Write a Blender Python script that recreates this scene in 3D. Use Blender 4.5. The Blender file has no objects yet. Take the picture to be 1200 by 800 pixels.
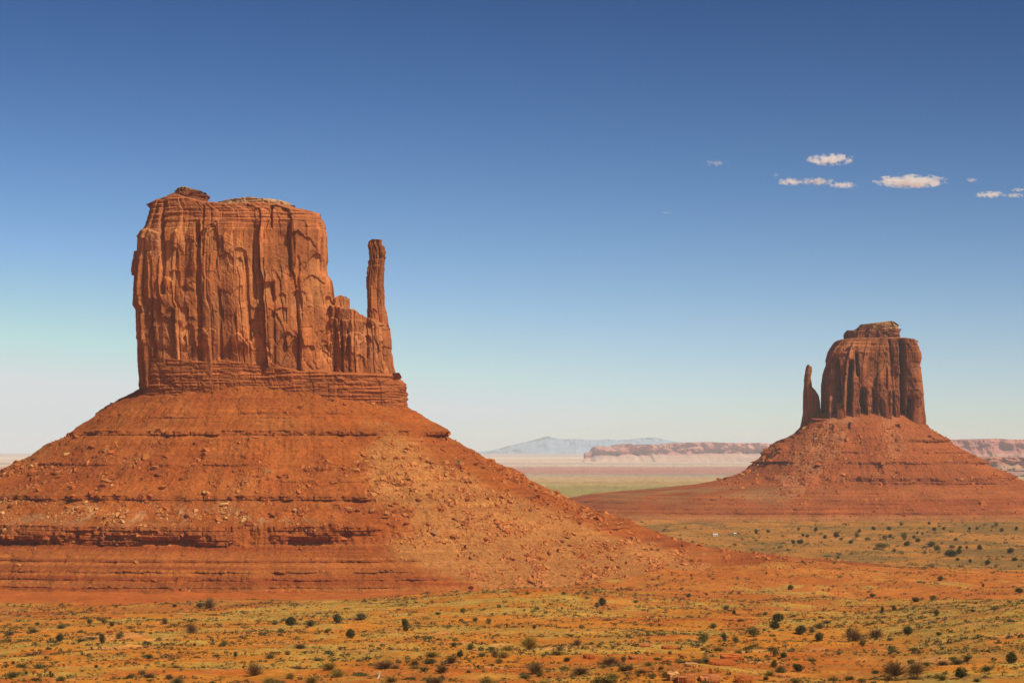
import bpy, math, random
import numpy as np

# ------------------------------------------------------------------ camera, sky, sun, exposure
SC = bpy.context.scene
COL = SC.collection
EYE = 110.0            # eye height above the lowest plain, metres
F = 3000.0             # focal length in photo pixels (photo 1200 wide)
HORIZON = 525.0
random.seed(7)
RNG = np.random.default_rng(7)

cam_d = bpy.data.cameras.new('camera')
cam = bpy.data.objects.new('camera', cam_d); COL.objects.link(cam)
cam.location = (0, 0, EYE); cam.rotation_euler = (math.pi / 2, 0, 0)
cam_d.sensor_width = 36; cam_d.lens = 36 * F / 1200
cam_d.shift_y = (HORIZON - 400) / 1200
cam_d.clip_start = 0.5; cam_d.clip_end = 200000
SC.camera = cam

SUN_EL, SUN_AZ = math.radians(50), math.radians(52)      # azimuth measured from straight behind the camera towards the right
to_sun = (math.sin(SUN_AZ) * math.cos(SUN_EL), -math.cos(SUN_AZ) * math.cos(SUN_EL), math.sin(SUN_EL))
sd = bpy.data.lights.new('sun', 'SUN'); sd.energy = 5.0; sd.angle = math.radians(0.53); sd.color = (1.0, 0.93, 0.82)
sun = bpy.data.objects.new('sun', sd); COL.objects.link(sun)
sun.rotation_euler = (math.pi / 2 - SUN_EL, 0, SUN_AZ)
sun.location = (300, -300, 600)

W = bpy.data.worlds.new('World'); SC.world = W; W.use_nodes = True
nt = W.node_tree; nt.nodes.clear()
tc = nt.nodes.new('ShaderNodeTexCoord')
mp = nt.nodes.new('ShaderNodeMapping'); mp.vector_type = 'POINT'; mp.inputs['Scale'].default_value = (1, 1, 0.84); mp.inputs['Location'].default_value = (0, 0, .03)
nv = nt.nodes.new('ShaderNodeVectorMath'); nv.operation = 'NORMALIZE'
sky = nt.nodes.new('ShaderNodeTexSky'); sky.sky_type = 'NISHITA'; sky.sun_disc = False
sky.sun_elevation = SUN_EL; sky.sun_rotation = math.pi - SUN_AZ
sky.altitude = 1700; sky.air_density = 0.5; sky.dust_density = 4.0; sky.ozone_density = 1.0
gn = nt.nodes.new('ShaderNodeVectorMath'); gn.operation = 'MULTIPLY'; gn.inputs[1].default_value = (.600, .4945, .3905)
# a polarised, contrasty sky: each colour channel with its own gamma
sp = nt.nodes.new('ShaderNodeSeparateColor'); cb = nt.nodes.new('ShaderNodeCombineColor')
for i_, g_ in enumerate((3.9, 3.3, 2.9)):
    pw = nt.nodes.new('ShaderNodeMath'); pw.operation = 'POWER'; pw.inputs[1].default_value = g_
    nt.links.new(sp.outputs[i_], pw.inputs[0]); nt.links.new(pw.outputs[0], cb.inputs[i_])
hs = nt.nodes.new('ShaderNodeVectorMath'); hs.operation = 'MINIMUM'; hs.inputs[1].default_value = (6.9, 7.3, 7.35)
bg = nt.nodes.new('ShaderNodeBackground'); bg.inputs['Strength'].default_value = 0.1
wo = nt.nodes.new('ShaderNodeOutputWorld')
L = nt.links.new
L(tc.outputs['Generated'], mp.inputs['Vector']); L(mp.outputs[0], nv.inputs[0]); L(nv.outputs[0], sky.inputs['Vector'])
L(sky.outputs[0], gn.inputs[0]); L(gn.outputs[0], sp.inputs[0]); L(cb.outputs[0], hs.inputs[0]); L(hs.outputs[0], bg.inputs['Color']); L(bg.outputs[0], wo.inputs['Surface'])

SC.render.engine = 'CYCLES'
SC.view_settings.view_transform = 'Standard'; SC.view_settings.look = 'None'
SC.view_settings.exposure = 0.0; SC.view_settings.gamma = 1.0; SC.view_settings.use_curve_mapping = False
SC.cycles.max_bounces = 6; SC.cycles.diffuse_bounces = 3; SC.cycles.volume_bounces = 3
SC.cycles.transparent_max_bounces = 8

# ------------------------------------------------------------------ numpy noise
_g = np.random.default_rng(11)
PERM = np.concatenate([_g.permutation(256)] * 3).astype(np.int64)
GRAD = _g.normal(size=(256, 3)); GRAD /= np.linalg.norm(GRAD, axis=1)[:, None]
from concurrent.futures import ThreadPoolExecutor
POOL = ThreadPoolExecutor(4)
PERM32 = PERM.astype(np.int32); GRAD32 = GRAD.astype(np.float32)
def _perlin(x, y, z):
    two_d = np.ndim(z) == 0
    if two_d:
        zs = int(math.floor(float(z) * 7.31)) & 255
        xi, yi = np.floor(x), np.floor(y); fx, fy = x - xi, y - yi
        X, Y = xi.astype(np.int32) & 255, yi.astype(np.int32) & 255
        u, v = (t * t * t * (t * (t * 6 - 15) + 10) for t in (fx, fy))
        out = 0
        for dx in (0, 1):
            px_ = PERM32[(X + dx) & 255]; wx = u if dx else 1 - u
            for dy in (0, 1):
                h = PERM32[PERM32[px_ + ((Y + dy) & 255)] + zs]
                out = out + (GRAD32[h, 0] * (fx - dx) + GRAD32[h, 1] * (fy - dy)) * wx * (v if dy else 1 - v)
        return out * np.float32(1.75)
    xi, yi, zi = np.floor(x), np.floor(y), np.floor(z)
    fx, fy, fz = x - xi, y - yi, z - zi
    X, Y, Z = xi.astype(np.int32) & 255, yi.astype(np.int32) & 255, zi.astype(np.int32) & 255
    u, v, w = (t * t * t * (t * (t * 6 - 15) + 10) for t in (fx, fy, fz))
    out = 0
    for dx in (0, 1):
        px_ = PERM32[(X + dx) & 255]; wx = u if dx else 1 - u
        for dy in (0, 1):
            py_ = PERM32[px_ + ((Y + dy) & 255)]; wy = wx * (v if dy else 1 - v)
            for dz in (0, 1):
                h = PERM32[py_ + ((Z + dz) & 255)]
                out = out + (GRAD32[h, 0] * (fx - dx) + GRAD32[h, 1] * (fy - dy) + GRAD32[h, 2] * (fz - dz)) * wy * (w if dz else 1 - w)
    return out * np.float32(1.6)
def _fbm(x, y, z, o, g):
    a, s, r = 1.0, 0.0, 0.0
    for k in range(o):
        r = r + np.float32(a) * _perlin(x * np.float32(2**k) + np.float32(17.3 * k), y * np.float32(2**k) + np.float32(5.1 * k), z * (2**k) + np.float32(9.7 * k)); s += a; a *= g
    return r / np.float32(s)
def fbm(x, y, z=0.0, o=5, g=0.5):
    if np.ndim(z): x, y, z = np.broadcast_arrays(x, y, z)
    else: x, y = np.broadcast_arrays(x, y)
    sh = x.shape
    x = np.asarray(x, np.float32).ravel(); y = np.asarray(y, np.float32).ravel()
    z = np.asarray(z, np.float32).ravel() if np.ndim(z) else float(z)
    n = x.size
    if n < 40000: return _fbm(x, y, z, o, g).reshape(sh).astype(float) if sh else float(_fbm(x, y, z, o, g)[0])
    step = 40000
    parts = POOL.map(lambda i: _fbm(x[i:i + step], y[i:i + step], z[i:i + step] if np.ndim(z) else z, o, g), range(0, n, step))
    return np.concatenate(list(parts)).reshape(sh).astype(float)
def perlin(x, y, z=0.0): return fbm(x, y, z, 1)
def hsh(i, j, s=0):
    h = (i.astype(np.int64) * 73856093) ^ (j.astype(np.int64) * 19349663) ^ (s * 83492791)
    h = (h ^ (h >> 13)) * 1274126177 & 0x7fffffff
    h = (h ^ (h >> 16)) * 2246822519 & 0x7fffffff
    return ((h >> 7) & 0xffff) / 65535.0
def worley3(u, v, s=0, p=2):
    """cell value in -1..1, distance to the cell border, offset from the cell centre along u, second cell value"""
    u, v = np.broadcast_arrays(np.asarray(u, float), np.asarray(v, float)); sh = u.shape; u, v = u.ravel(), v.ravel()
    step = 40000
    r = list(POOL.map(lambda i: _worley(u[i:i + step], v[i:i + step], s, p), range(0, u.size, step)))
    return [np.concatenate([a[k] for a in r]).reshape(sh) for k in range(4)]
def worley(u, v, s=0): return worley3(u, v, s)[:2]
def _worley(u, v, s, p):
    ui, vi = np.floor(u), np.floor(v)
    f1 = np.full(u.shape, 9.0); f2 = f1.copy(); idv = np.zeros(u.shape); du = idv.copy(); id2 = idv.copy()
    for di in (-1, 0, 1):
        for dj in (-1, 0, 1):
            a, b = ui + di, vi + dj
            qx, qy = a + 0.1 + 0.8 * hsh(a, b, s) - u, b + 0.1 + 0.8 * hsh(a, b, s + 1) - v
            d = np.hypot(qx, qy) if p == 2 else (qx ** 4 + qy ** 4) ** .25
            n = d < f1
            f2 = np.where(n, f1, np.minimum(f2, d)); idv = np.where(n, hsh(a, b, s + 2) * 2 - 1, idv); id2 = np.where(n, hsh(a, b, s + 3) * 2 - 1, id2); du = np.where(n, -qx, du); f1 = np.where(n, d, f1)
    return idv, f2 - f1, du, id2
def sst(a, b, x):
    t = np.clip((np.asarray(x, float) - a) / (b - a), 0, 1); return t * t * (3 - 2 * t)
def bump(x, c, w): return np.exp(-((x - c) / w) ** 2)
def pxpy(P):
    return 600 + F * P[..., 0] / P[..., 1], HORIZON - F * (P[..., 2] - EYE) / P[..., 1]

# ------------------------------------------------------------------ materials
def nodes(m):
    m.use_nodes = True; t = m.node_tree; t.nodes.clear(); return t
def N(t, typ, **kw):
    n = t.nodes.new(typ)
    for k, v in kw.items():
        if hasattr(n, k): setattr(n, k, v)
        else: n.inputs[k].default_value = v
    return n
def noise_mult(t, vec, scale, detail, lo, hi, col, rough=0.55, stretch=None):
    """multiplies colour socket COL by a noise between LO and HI"""
    if stretch:
        m_ = N(t, 'ShaderNodeMapping'); m_.inputs['Scale'].default_value = stretch
        t.links.new(vec, m_.inputs['Vector']); vec = m_.outputs[0]
    n = N(t, 'ShaderNodeTexNoise'); n.inputs['Scale'].default_value = scale; n.inputs['Detail'].default_value = detail; n.inputs['Roughness'].default_value = rough
    t.links.new(vec, n.inputs['Vector'])
    r = N(t, 'ShaderNodeMapRange'); r.inputs['From Min'].default_value = 0.3; r.inputs['From Max'].default_value = 0.7
    r.inputs['To Min'].default_value = lo; r.inputs['To Max'].default_value = hi
    t.links.new(n.outputs[0], r.inputs['Value'])
    x = N(t, 'ShaderNodeVectorMath', operation='SCALE')
    t.links.new(col, x.inputs[0]); t.links.new(r.outputs[0], x.inputs['Scale'])
    return x.outputs[0], n.outputs[0]
def surf_mat(name, mults, bumps, world=True, rough=0.95, color=None, attr='Col', randomize=0.0):
    """rock/soil material: vertex colour x noises, with noise bumps"""
    m = bpy.data.materials.new(name); t = nodes(m)
    out = N(t, 'ShaderNodeOutputMaterial'); b = N(t, 'ShaderNodeBsdfPrincipled')
    b.inputs['Roughness'].default_value = rough; b.inputs['Specular IOR Level'].default_value = 0.08
    if world:
        vec = N(t, 'ShaderNodeNewGeometry').outputs['Position']
    else:
        vec = N(t, 'ShaderNodeTexCoord').outputs['Object']
    if color is None:
        a = N(t, 'ShaderNodeAttribute'); a.attribute_name = attr; col = a.outputs['Color']
    else:
        c = N(t, 'ShaderNodeRGB'); c.outputs[0].default_value = (*color, 1); col = c.outputs[0]
    if randomize:
        oi = N(t, 'ShaderNodeObjectInfo')
        r = N(t, 'ShaderNodeMapRange'); r.inputs['To Min'].default_value = 1 - randomize; r.inputs['To Max'].default_value = 1 + randomize
        t.links.new(oi.outputs['Random'], r.inputs['Value'])
        x = N(t, 'ShaderNodeVectorMath', operation='SCALE'); t.links.new(col, x.inputs[0]); t.links.new(r.outputs[0], x.inputs['Scale']); col = x.outputs[0]
    for (sc, det, lo, hi, st) in mults:
        col, _ = noise_mult(t, vec, sc, det, lo, hi, col, stretch=st)
    t.links.new(col, b.inputs['Base Color'])
    nrm = None
    for (sc, det, dist, st) in bumps:
        v2 = vec
        if st:
            m_ = N(t, 'ShaderNodeMapping'); m_.inputs['Scale'].default_value = st; t.links.new(vec, m_.inputs['Vector']); v2 = m_.outputs[0]
        n = N(t, 'ShaderNodeTexNoise'); n.inputs['Scale'].default_value = sc; n.inputs['Detail'].default_value = det; n.inputs['Roughness'].default_value = 0.6
        t.links.new(v2, n.inputs['Vector'])
        bp = N(t, 'ShaderNodeBump'); bp.inputs['Strength'].default_value = 1.0; bp.inputs['Distance'].default_value = dist
        t.links.new(n.outputs[0], bp.inputs['Height'])
        if nrm is not None: t.links.new(nrm, bp.inputs['Normal'])
        nrm = bp.outputs[0]
    if nrm is not None: t.links.new(nrm, b.inputs['Normal'])
    t.links.new(b.outputs[0], out.inputs['Surface'])
    return m

M_CLIFF = surf_mat('sandstone_cliff', [(0.03, 6, 0.86, 1.16, None), (1.0, 6, 0.74, 1.22, (0.3, 0.3, 0.012)), (1.0, 4, 0.88, 1.1, (0.004, 0.004, 0.35)), (0.6, 5, 0.82, 1.16, None)],
                   [(0.5, 6, 0.45, None), (1.0, 6, 0.25, (0.5, 0.5, 0.05))])
M_BED = surf_mat('bedded_sandstone', [(0.04, 5, 0.85, 1.15, None), (1.0, 5, 0.72, 1.16, (0.008, 0.008, 0.7)), (0.6, 4, 0.85, 1.12, None)],
                 [(0.4, 8, 0.8, None), (1.0, 5, 0.9, (0.05, 0.05, 1.0))])
M_TALUS = surf_mat('talus_soil', [(0.018, 5, 0.82, 1.16, None), (1.0, 5, 0.8, 1.12, (0.006, 0.006, 0.45)), (0.35, 7, 0.74, 1.22, None), (1.2, 4, 0.8, 1.2, None)],
                  [(0.3, 8, 1.5, None), (1.2, 4, 0.6, None)])
M_GROUND = surf_mat('desert_soil', [(0.02, 6, 0.86, 1.14, None), (0.12, 6, 0.8, 1.18, None), (0.6, 5, 0.8, 1.2, None)],
                    [(0.25, 7, 0.6, None), (1.5, 4, 0.15, None)])
M_FAR = surf_mat('far_sandstone', [(0.004, 6, 0.9, 1.1, None), (1.0, 5, 0.8, 1.14, (0.0006, 0.0006, 0.05))], [])
M_BOULDER = surf_mat('boulder_stone', [(1.2, 5, 0.75, 1.2, None)], [(2.5, 6, 0.12, None)], world=False, randomize=0.22)
M_RUBBLE = surf_mat('rubble_stone', [(0.6, 4, 0.8, 1.2, None)], [(1.0, 4, 0.2, None)])
M_LEAF = surf_mat('leaves', [(0.5, 3, 0.8, 1.2, None)], [], rough=0.8)
M_BUSH = surf_mat('bush_leaves', [(3.0, 3, 0.8, 1.2, None)], [], world=False, rough=0.8, randomize=0.2)
M_WOOD = surf_mat('grey_wood', [(4.0, 4, 0.7, 1.2, (1, 1, 0.2))], [(6, 4, 0.02, (1, 1, 0.2))], world=False, color=(0.16, 0.11, 0.07))
M_PALEWOOD = surf_mat('bleached_wood', [(4.0, 4, 0.75, 1.15, (1, 1, 0.2))], [(6, 4, 0.02, (1, 1, 0.2))], world=False, color=(0.55, 0.45, 0.33))
M_WALLW = surf_mat('white_siding', [(0.5, 3, 0.92, 1.05, None)], [], world=False, color=(0.6, 0.55, 0.5))
M_ROOFW = surf_mat('pale_roof', [(0.5, 3, 0.9, 1.05, None)], [], world=False, color=(0.62, 0.58, 0.55))
M_DARK = surf_mat('dark_opening', [(0.5, 3, 0.9, 1.05, None)], [], world=False, color=(0.05, 0.045, 0.04), rough=0.3)

# ------------------------------------------------------------------ mesh helpers
def raw_mesh(name, V, Fq, mat, col=None, smooth=True):
    """V (n,3); Fq (m,k) faces all of k corners"""
    me = bpy.data.meshes.new(name)
    V = np.ascontiguousarray(V, np.float32); Fq = np.ascontiguousarray(Fq, np.int32)
    k = Fq.shape[1]
    me.vertices.add(len(V)); me.vertices.foreach_set('co', V.ravel())
    me.loops.add(Fq.size); me.loops.foreach_set('vertex_index', Fq.ravel())
    me.polygons.add(len(Fq)); me.polygons.foreach_set('loop_start', np.arange(0, Fq.size, k, dtype=np.int32))
    me.polygons.foreach_set('use_smooth', np.full(len(Fq), smooth, bool))
    if col is not None:
        c = np.ones((len(V), 4), np.float32); c[:, :3] = np.asarray(col) * np.array([.86, .80, .76])
        at = me.attributes.new('Col', 'FLOAT_COLOR', 'POINT'); at.data.foreach_set('color', c.ravel())
    me.update(calc_edges=True)
    me.materials.append(mat)
    return me
def link(name, me, parent=None):
    o = bpy.data.objects.new(name, me); COL.objects.link(o)
    if parent is not None: o.parent = parent
    return o
def tag(o, label=None, cat=None, group=None, kind=None):
    if label: o['label'] = label
    if cat: o['category'] = cat
    if group: o['group'] = group
    if kind: o['kind'] = kind
    return o
def empty(name, loc, label, cat, group=None):
    o = bpy.data.objects.new(name, None); COL.objects.link(o); o.location = loc; o.empty_display_size = 1
    return tag(o, label, cat, group)
def grid_faces(M_, N_, wrap):
    i = np.arange(M_ - 1)[:, None]; j = np.arange(N_ if wrap else N_ - 1)[None, :]
    j2 = (j + 1) % N_
    return np.stack([i * N_ + j, i * N_ + j2, (i + 1) * N_ + j2, (i + 1) * N_ + j], -1).reshape(-1, 4)
def grid_obj(name, P, mat, col, parent=None, wrap=False, origin=(0, 0, 0), smooth=True):
    M_, N_ = P.shape[:2]
    me = raw_mesh(name, (P - np.array(origin)).reshape(-1, 3), grid_faces(M_, N_, wrap), mat, None if col is None else np.broadcast_to(col, P.shape).reshape(-1, 3), smooth)
    return link(name, me, parent)
def mix(a, b, t):
    t = np.asarray(t)[..., None]; return np.asarray(a) * (1 - t) + np.asarray(b) * t

# ------------------------------------------------------------------ lofted rock walls
def unit_loop(hw, hd, n, NF, NB, power=2.6, endw=0.5):
    """superellipse loop resampled by arc length; front (towards the camera) gets NF points, back NB"""
    ph = np.linspace(math.pi, 3 * math.pi, 8001)
    c, s = np.cos(ph), np.sin(ph)
    x = np.sign(c) * np.abs(c) ** (2 / n) * hw; y = np.sign(s) * np.abs(s) ** (2 / n) * hd
    half = 4000
    def res(a, b, k):
        xx, yy = x[a:b + 1], y[a:b + 1]
        L_ = np.concatenate([[0], np.cumsum(np.hypot(np.diff(xx), np.diff(yy)))])
        t = np.linspace(0, L_[-1], k + 1)[:-1]
        return np.interp(t, L_, xx), np.interp(t, L_, yy)
    xf, yf = res(0, half, NF); xb, yb = res(half, 8000, NB)
    X, Y = np.concatenate([xf, xb]), np.concatenate([yf, yb])
    # smooth the normals a little round the corners
    dx = np.roll(X, -1) - np.roll(X, 1); dy = np.roll(Y, -1) - np.roll(Y, 1)
    nx, ny = dy, -dx
    l = np.hypot(nx, ny) + 1e-9
    U = np.concatenate([[0], np.cumsum(np.hypot(np.diff(X), np.diff(Y)))])
    return X / hw, Y / hd, nx / l, ny / l, U
def tab(t, q):
    a = np.array(sorted(t)); return np.interp(q, a[:, 0], a[:, 1])
def wall(name, parent, D0, hd, lefts, rights, topf, yb, mat, colf, dispf, NF=500, NB=120, M_=300, n=3.5, topbump=2.0, origin=(0, 0, 0), Dtop=None, taper=0.0, ycen=None):
    """lefts/rights: (photo y, photo x) silhouette tables at depth D0; topf: (photo x, photo y) top profile table, seen on the front rim"""
    Dtop = Dtop or D0 - hd * 0.95
    yc = ycen if ycen is not None else D0
    # the outline is made by the near corner on the outer side and by the far corner on the inner side
    k = .72 * hd
    def xl_(y):
        q = tab(lefts, y) - 600; return q / F * np.where(q < 0, D0 - k, D0 + k)
    def xr_(y):
        q = tab(rights, y) - 600; return q / F * np.where(q < 0, D0 + k, D0 - k)
    hw0 = (xr_(yb) - xl_(yb)) / 2
    ux, uy, nx, ny, U = unit_loop(float(hw0), hd, n, NF, NB)
    zb = EYE + (HORIZON - yb) / F * D0
    zt = EYE + (HORIZON - tab(topf, 600 + F * ((xl_(yb) + xr_(yb)) / 2 + hw0 * ux) / Dtop)) / F * Dtop
    for _ in range(4):
        yt = HORIZON - (zt - EYE) / D0 * F
        l_, r_ = xl_(yt), xr_(yt)
        zt = .5 * zt + .5 * (EYE + (HORIZON - tab(topf, 600 + F * ((l_ + r_) / 2 + (r_ - l_) / 2 * ux) / Dtop)) / F * Dtop)
    v = np.linspace(0, 1, M_)[:, None]
    Z = zb + v * (zt[None, :] - zb)
    yph = HORIZON - (Z - EYE) / D0 * F
    xl, xr = xl_(yph), xr_(yph)
    xc, hw = (xl + xr) / 2, (xr - xl) / 2
    tp = 1 - taper * v
    X = xc + hw * ux[None, :]; Y = yc + hd * tp * uy[None, :]
    P = np.stack([X, Y, Z], -1)
    px, py = pxpy(P)
    d = dispf(U[None, :] + 0 * Z, Z, px, py, P)
    nx2, ny2 = nx[None, :], ny[None, :]
    P = P.copy(); P[..., 0] += d * nx2; P[..., 1] += d * ny2
    col = colf(px, py, P, U[None, :] + 0 * Z)
    rim = P[-1]; rows = []
    ymid = rim[:, 1].mean()
    for t in (0.985, 0.95, 0.88, 0.75, 0.55, 0.3, 0.0):
        q = rim.copy(); q[:, 1] = ymid + (rim[:, 1] - ymid) * t
        q[:, 2] = rim[:, 2] + topbump * (1 - t ** 2) + .6 * topbump * fbm(q[:, 0] * .15, q[:, 1] * .15, 3.3, 3) * (1 - t)
        rows.append(q)
    P = np.concatenate([P, np.array(rows)], 0)
    col = np.concatenate([col, np.repeat(col[-1:], len(rows), 0)], 0)
    return grid_obj(name, P, mat, col, parent, wrap=True, origin=origin), P

def column_disp(seed, big=2.4, small=1.2, fine=0.6, macro=3.0, su=16.0, sz=70.0):
    """jointed sandstone: vertical joints cut the face into pillars, each broken across at its own heights;
    every block has its own set-back and its own facing; three sizes"""
    sd_ = int(seed * 10)
    def level(u, z, wu, wz, k):
        cu = u / wu + .55 * fbm(u / wu * .37, seed + k, 1.0, 2) + .05 * fbm(z / wz * 1.3, u / wu * .25, seed + 2 * k, 2)
        i = np.floor(cu); fu = cu - i
        h1 = hsh(i, i * 0 + k, sd_)
        cz = z / wz * (.7 + .6 * h1) + 10 * hsh(i, i * 0 + k, sd_ + 1) + (hsh(i, i * 0, sd_ + 5) - .5) * .5 * (2 * fu - 1) + .22 * (2 * fu - 1) ** 2 * hsh(i, i * 0, sd_ + 6) + .05 * fbm(u * .3, z * .1, seed + k, 3)
        j = np.floor(cz); fz = cz - j
        off = .55 * (hsh(i, j, sd_ + 2) * 2 - 1) + .6 * (h1 * 2 - 1)
        tilt = (hsh(i, i * 0, sd_ + 3) * 2 - 1) * .75 + (hsh(i, j, sd_ + 4) * 2 - 1) * .4
        joint = np.exp(-(np.minimum(fu, 1 - fu) * wu / .45) ** 2)
        lean = (fz - .5) * (hsh(i, j, sd_ + 7) - .4)
        return off, tilt * (fu - .5) * wu, joint, lean
    def f(u, z, px, py, P):
        w = fbm(u * .03, z * .02, seed + 9.5, 4)
        o1, t1, j1, l1 = level(u + 1.2 * w, z + 12 * w, su * 1.35, sz, 1)
        o2, t2, j2, l2 = level(u + .8 * w + 2 * o1, z - 9 * w, su * .55, sz * .42, 2)
        i3, e3, d3, t3 = worley3((u + 1.5 * w + .10 * z * np.sign(o2)) / (su * .42), (z + 2 * o1) / (sz * .20), sd_ + 90, 4)
        i4, e4, d4, t4 = worley3((u + w) / (su * .16), (z + 2 * w) / (sz * .075), sd_ + 130, 4)
        m1 = sst(-.25, .15, fbm(u * .03, z * .025, seed + 20, 3)); m2 = sst(-.1, .3, fbm(u * .05, z * .04, seed + 23, 3)); m3 = sst(-.15, .25, fbm(u * .03, z * .03, seed + 26, 3))
        d = macro * fbm(u * .02, z * .003, seed, 3) * 2
        d = d + big * 1.1 * o1 + .36 * t1 - 1.3 * j1 * m1 - 1.4 * l1
        d = d + small * 1.2 * o2 * (.3 + .7 * m2) + .36 * t2 * (.4 + .6 * m2) - .7 * j2 * m2 - .8 * l2
        d = d + m3 * (.75 * small * i3 + t3 * d3 * su * .42 * .28 - .45 * np.exp(-(e3 / .05) ** 2))
        d = d + .22 * small * i4 * (.3 + .7 * m3) + t4 * d4 * su * .16 * .22
        d = d + .6 * fine * fbm(u * .4, z * .3, seed + 3, 5, .6)
        f.last = (o1, o2, i3 * m3)
        return d
    return f
def random_spalls(seed, x0, x1, y0, y1, n, wmin, wmax, dmax):
    rg = np.random.default_rng(seed); out = []
    for _ in range(n):
        w = rg.uniform(wmin, wmax); x = rg.uniform(x0, x1); y = rg.uniform(y0, y1); h = w * rg.uniform(1.2, 3.5)
        out.append((x - w / 2, x + w / 2, y, y + h, rg.uniform(.3, 1) * dmax * (1 if rg.random() < .7 else -.7)))
    return spalls(out)
def grooves(spec):
    """spec: (photo x, y top, y bottom, half width px, depth m, lean px)"""
    def f(px, py):
        d = 0
        for (x, y0, y1, w, dep, lean) in spec:
            t = np.clip((py - y0) / (y1 - y0), 0, 1)
            wob = fbm(py * .05, x * .3, 2.2, 4) * 1.6
            xx = px - (x + lean * t + wob)
            on = sst(y0 - 2, y0 + 4, py) * (1 - sst(y1 - 3, y1 + 3, py))
            d = d - dep * on * np.exp(-np.abs(xx / w) ** 4)
        return d
    return f
def spalls(spec):
    """spec: (x0, x1, y top, y bottom, depth): rock broken off under a sharp lip, fading out downwards"""
    def f(px, py):
        d = 0
        for (x0, x1, y0, y1, dep) in spec:
            c = (x0 + x1) / 2; hwid = (x1 - x0) / 2
            sl = math.sin(x0 * 7.1) * .9; sk = .35 * math.sin(y0 * 3.3)
            arch = y0 + (y1 - y0) * (0.16 + .1 * math.sin(x0)) * np.abs((px - c) / hwid + sk) ** 1.6 + sl * (px - c) * .35 + fbm(px * .25, y0, 1.1, 3) * .9
            on = (1 - sst(hwid - .8, hwid, np.abs(px - c + .9 * fbm(py * .09, x0, 2.1, 3)))) * sst(0, 0.8, py - arch) * (1 - sst(0.15, 1, (py - y0) / (y1 - y0)))
            d = d - dep * on
        return d
    return f
def ledge_steps(z, levels, h=1.0):
    d = 0
    for (zl, a) in levels:
        d = d + a * (1 - sst(zl - .15, zl + .15, z))
    return d

# ------------------------------------------------------------------ ground
G_R = [0, 8, 25, 60, 150, 300, 420, 520, 650, 800, 900, 1000, 1200, 1400, 1480, 1600, 1800, 2200, 3000, 3400, 3800, 5000, 7000, 12000, 20000, 40000, 90000]
G_Z = [-1.7, -1.9, -6, -14, -26, -38, -43.8, -49, -56, -63.5, -68, -73, -81, -87.5, -90, -97, -100.5, -102, -99, -96, -98, -112, -130, -138, -136, -132, -130]
LG = np.log(np.array(G_R) + 30)
def ground_rel(X, Y, detail=True):
    X, Y = np.asarray(X, float), np.asarray(Y, float)
    R = np.hypot(X, Y); a = X / np.maximum(np.abs(Y), 1.0) * np.where(Y > 0, 1, 8)
    z = np.interp(np.log(R + 30), LG, G_Z)
    px = 600 + F * a
    z = z + 8.5 * bump(px, 620, 150) * bump(R, 1420, 170)
    z = z - 2.0 * bump(px, 60, 130) * bump(R, 1430, 150)
    sw = np.interp(px, [640, 760, 900, 1000, 1200, 1500], [10, 20, 20, 15, 10, 4])
    z = z + sw * bump(R, 1840, 260)
    z = z + 13 * sst(980, 1260, px) * bump(R, 1080, 330)
    z = z - 1.3 * sst(826, 850, R) * (1 - sst(850, 1050, R)) * (1 - sst(560, 640, px))
    near = sst(30, 300, R)
    und = fbm(X / 95, Y / 95, 0.3, 4) * 3.4 + fbm(X / 22, Y / 30, 4.4, 3) * 1.2
    z = z + und * near * (1 + sst(2000, 9000, R) * 2.0)
    # rocky hummock low in the middle of the view
    z = z + 3.0 * bump(px, 800, 75) * bump(R, 590, 70)
    if detail:
        z = z + near * (fbm(X / 6.0, Y / 7.0, 8.1, 4) * 0.5) * (1 - sst(2500, 4000, R))
    return z
def ray_ground(px, py, d0=380, d1=3600):
    D = np.linspace(d0, d1, 4000)
    zr = ground_rel((px - 600) / F * D, D, True); zl = (HORIZON - py) / F * D
    hit = np.nonzero(zr >= zl)[0]
    if len(hit) == 0: return None
    d = D[hit[0]]
    return np.array([(px - 600) / F * d, d, EYE + zr[hit[0]]])

ang = np.concatenate([np.linspace(-80, -17, 40)[:-1], np.linspace(-17, -12.6, 20)[:-1], np.linspace(-12.6, 12.6, 1050), np.linspace(12.6, 17, 20)[1:], np.linspace(17, 80, 40)[1:]])
ang = np.radians(ang)
Dg = np.concatenate([np.linspace(0.5, 30, 14)[:-1], np.geomspace(30, 400, 40)[:-1], np.geomspace(400, 2000, 620)[:-1], np.geomspace(2000, 3800, 160)[:-1], np.geomspace(3800, 15000, 110)[:-1], np.geomspace(15000, 68000, 70)])
DD, AA = np.meshgrid(Dg, np.tan(ang), indexing='ij')
# distance measured along the view axis inside the view, radially outside it
inside = np.abs(AA) < math.tan(math.radians(17))
RR = DD
Yg = np.where(inside, DD, DD * math.cos(math.radians(17)) / np.cos(math.radians(17)) * np.cos(np.arctan(np.abs(AA))) / math.cos(math.radians(17)))
Xg = Yg * AA
Zg = ground_rel(Xg, Yg)
PG = np.stack([Xg, Yg, EYE + Zg], -1)

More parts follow.
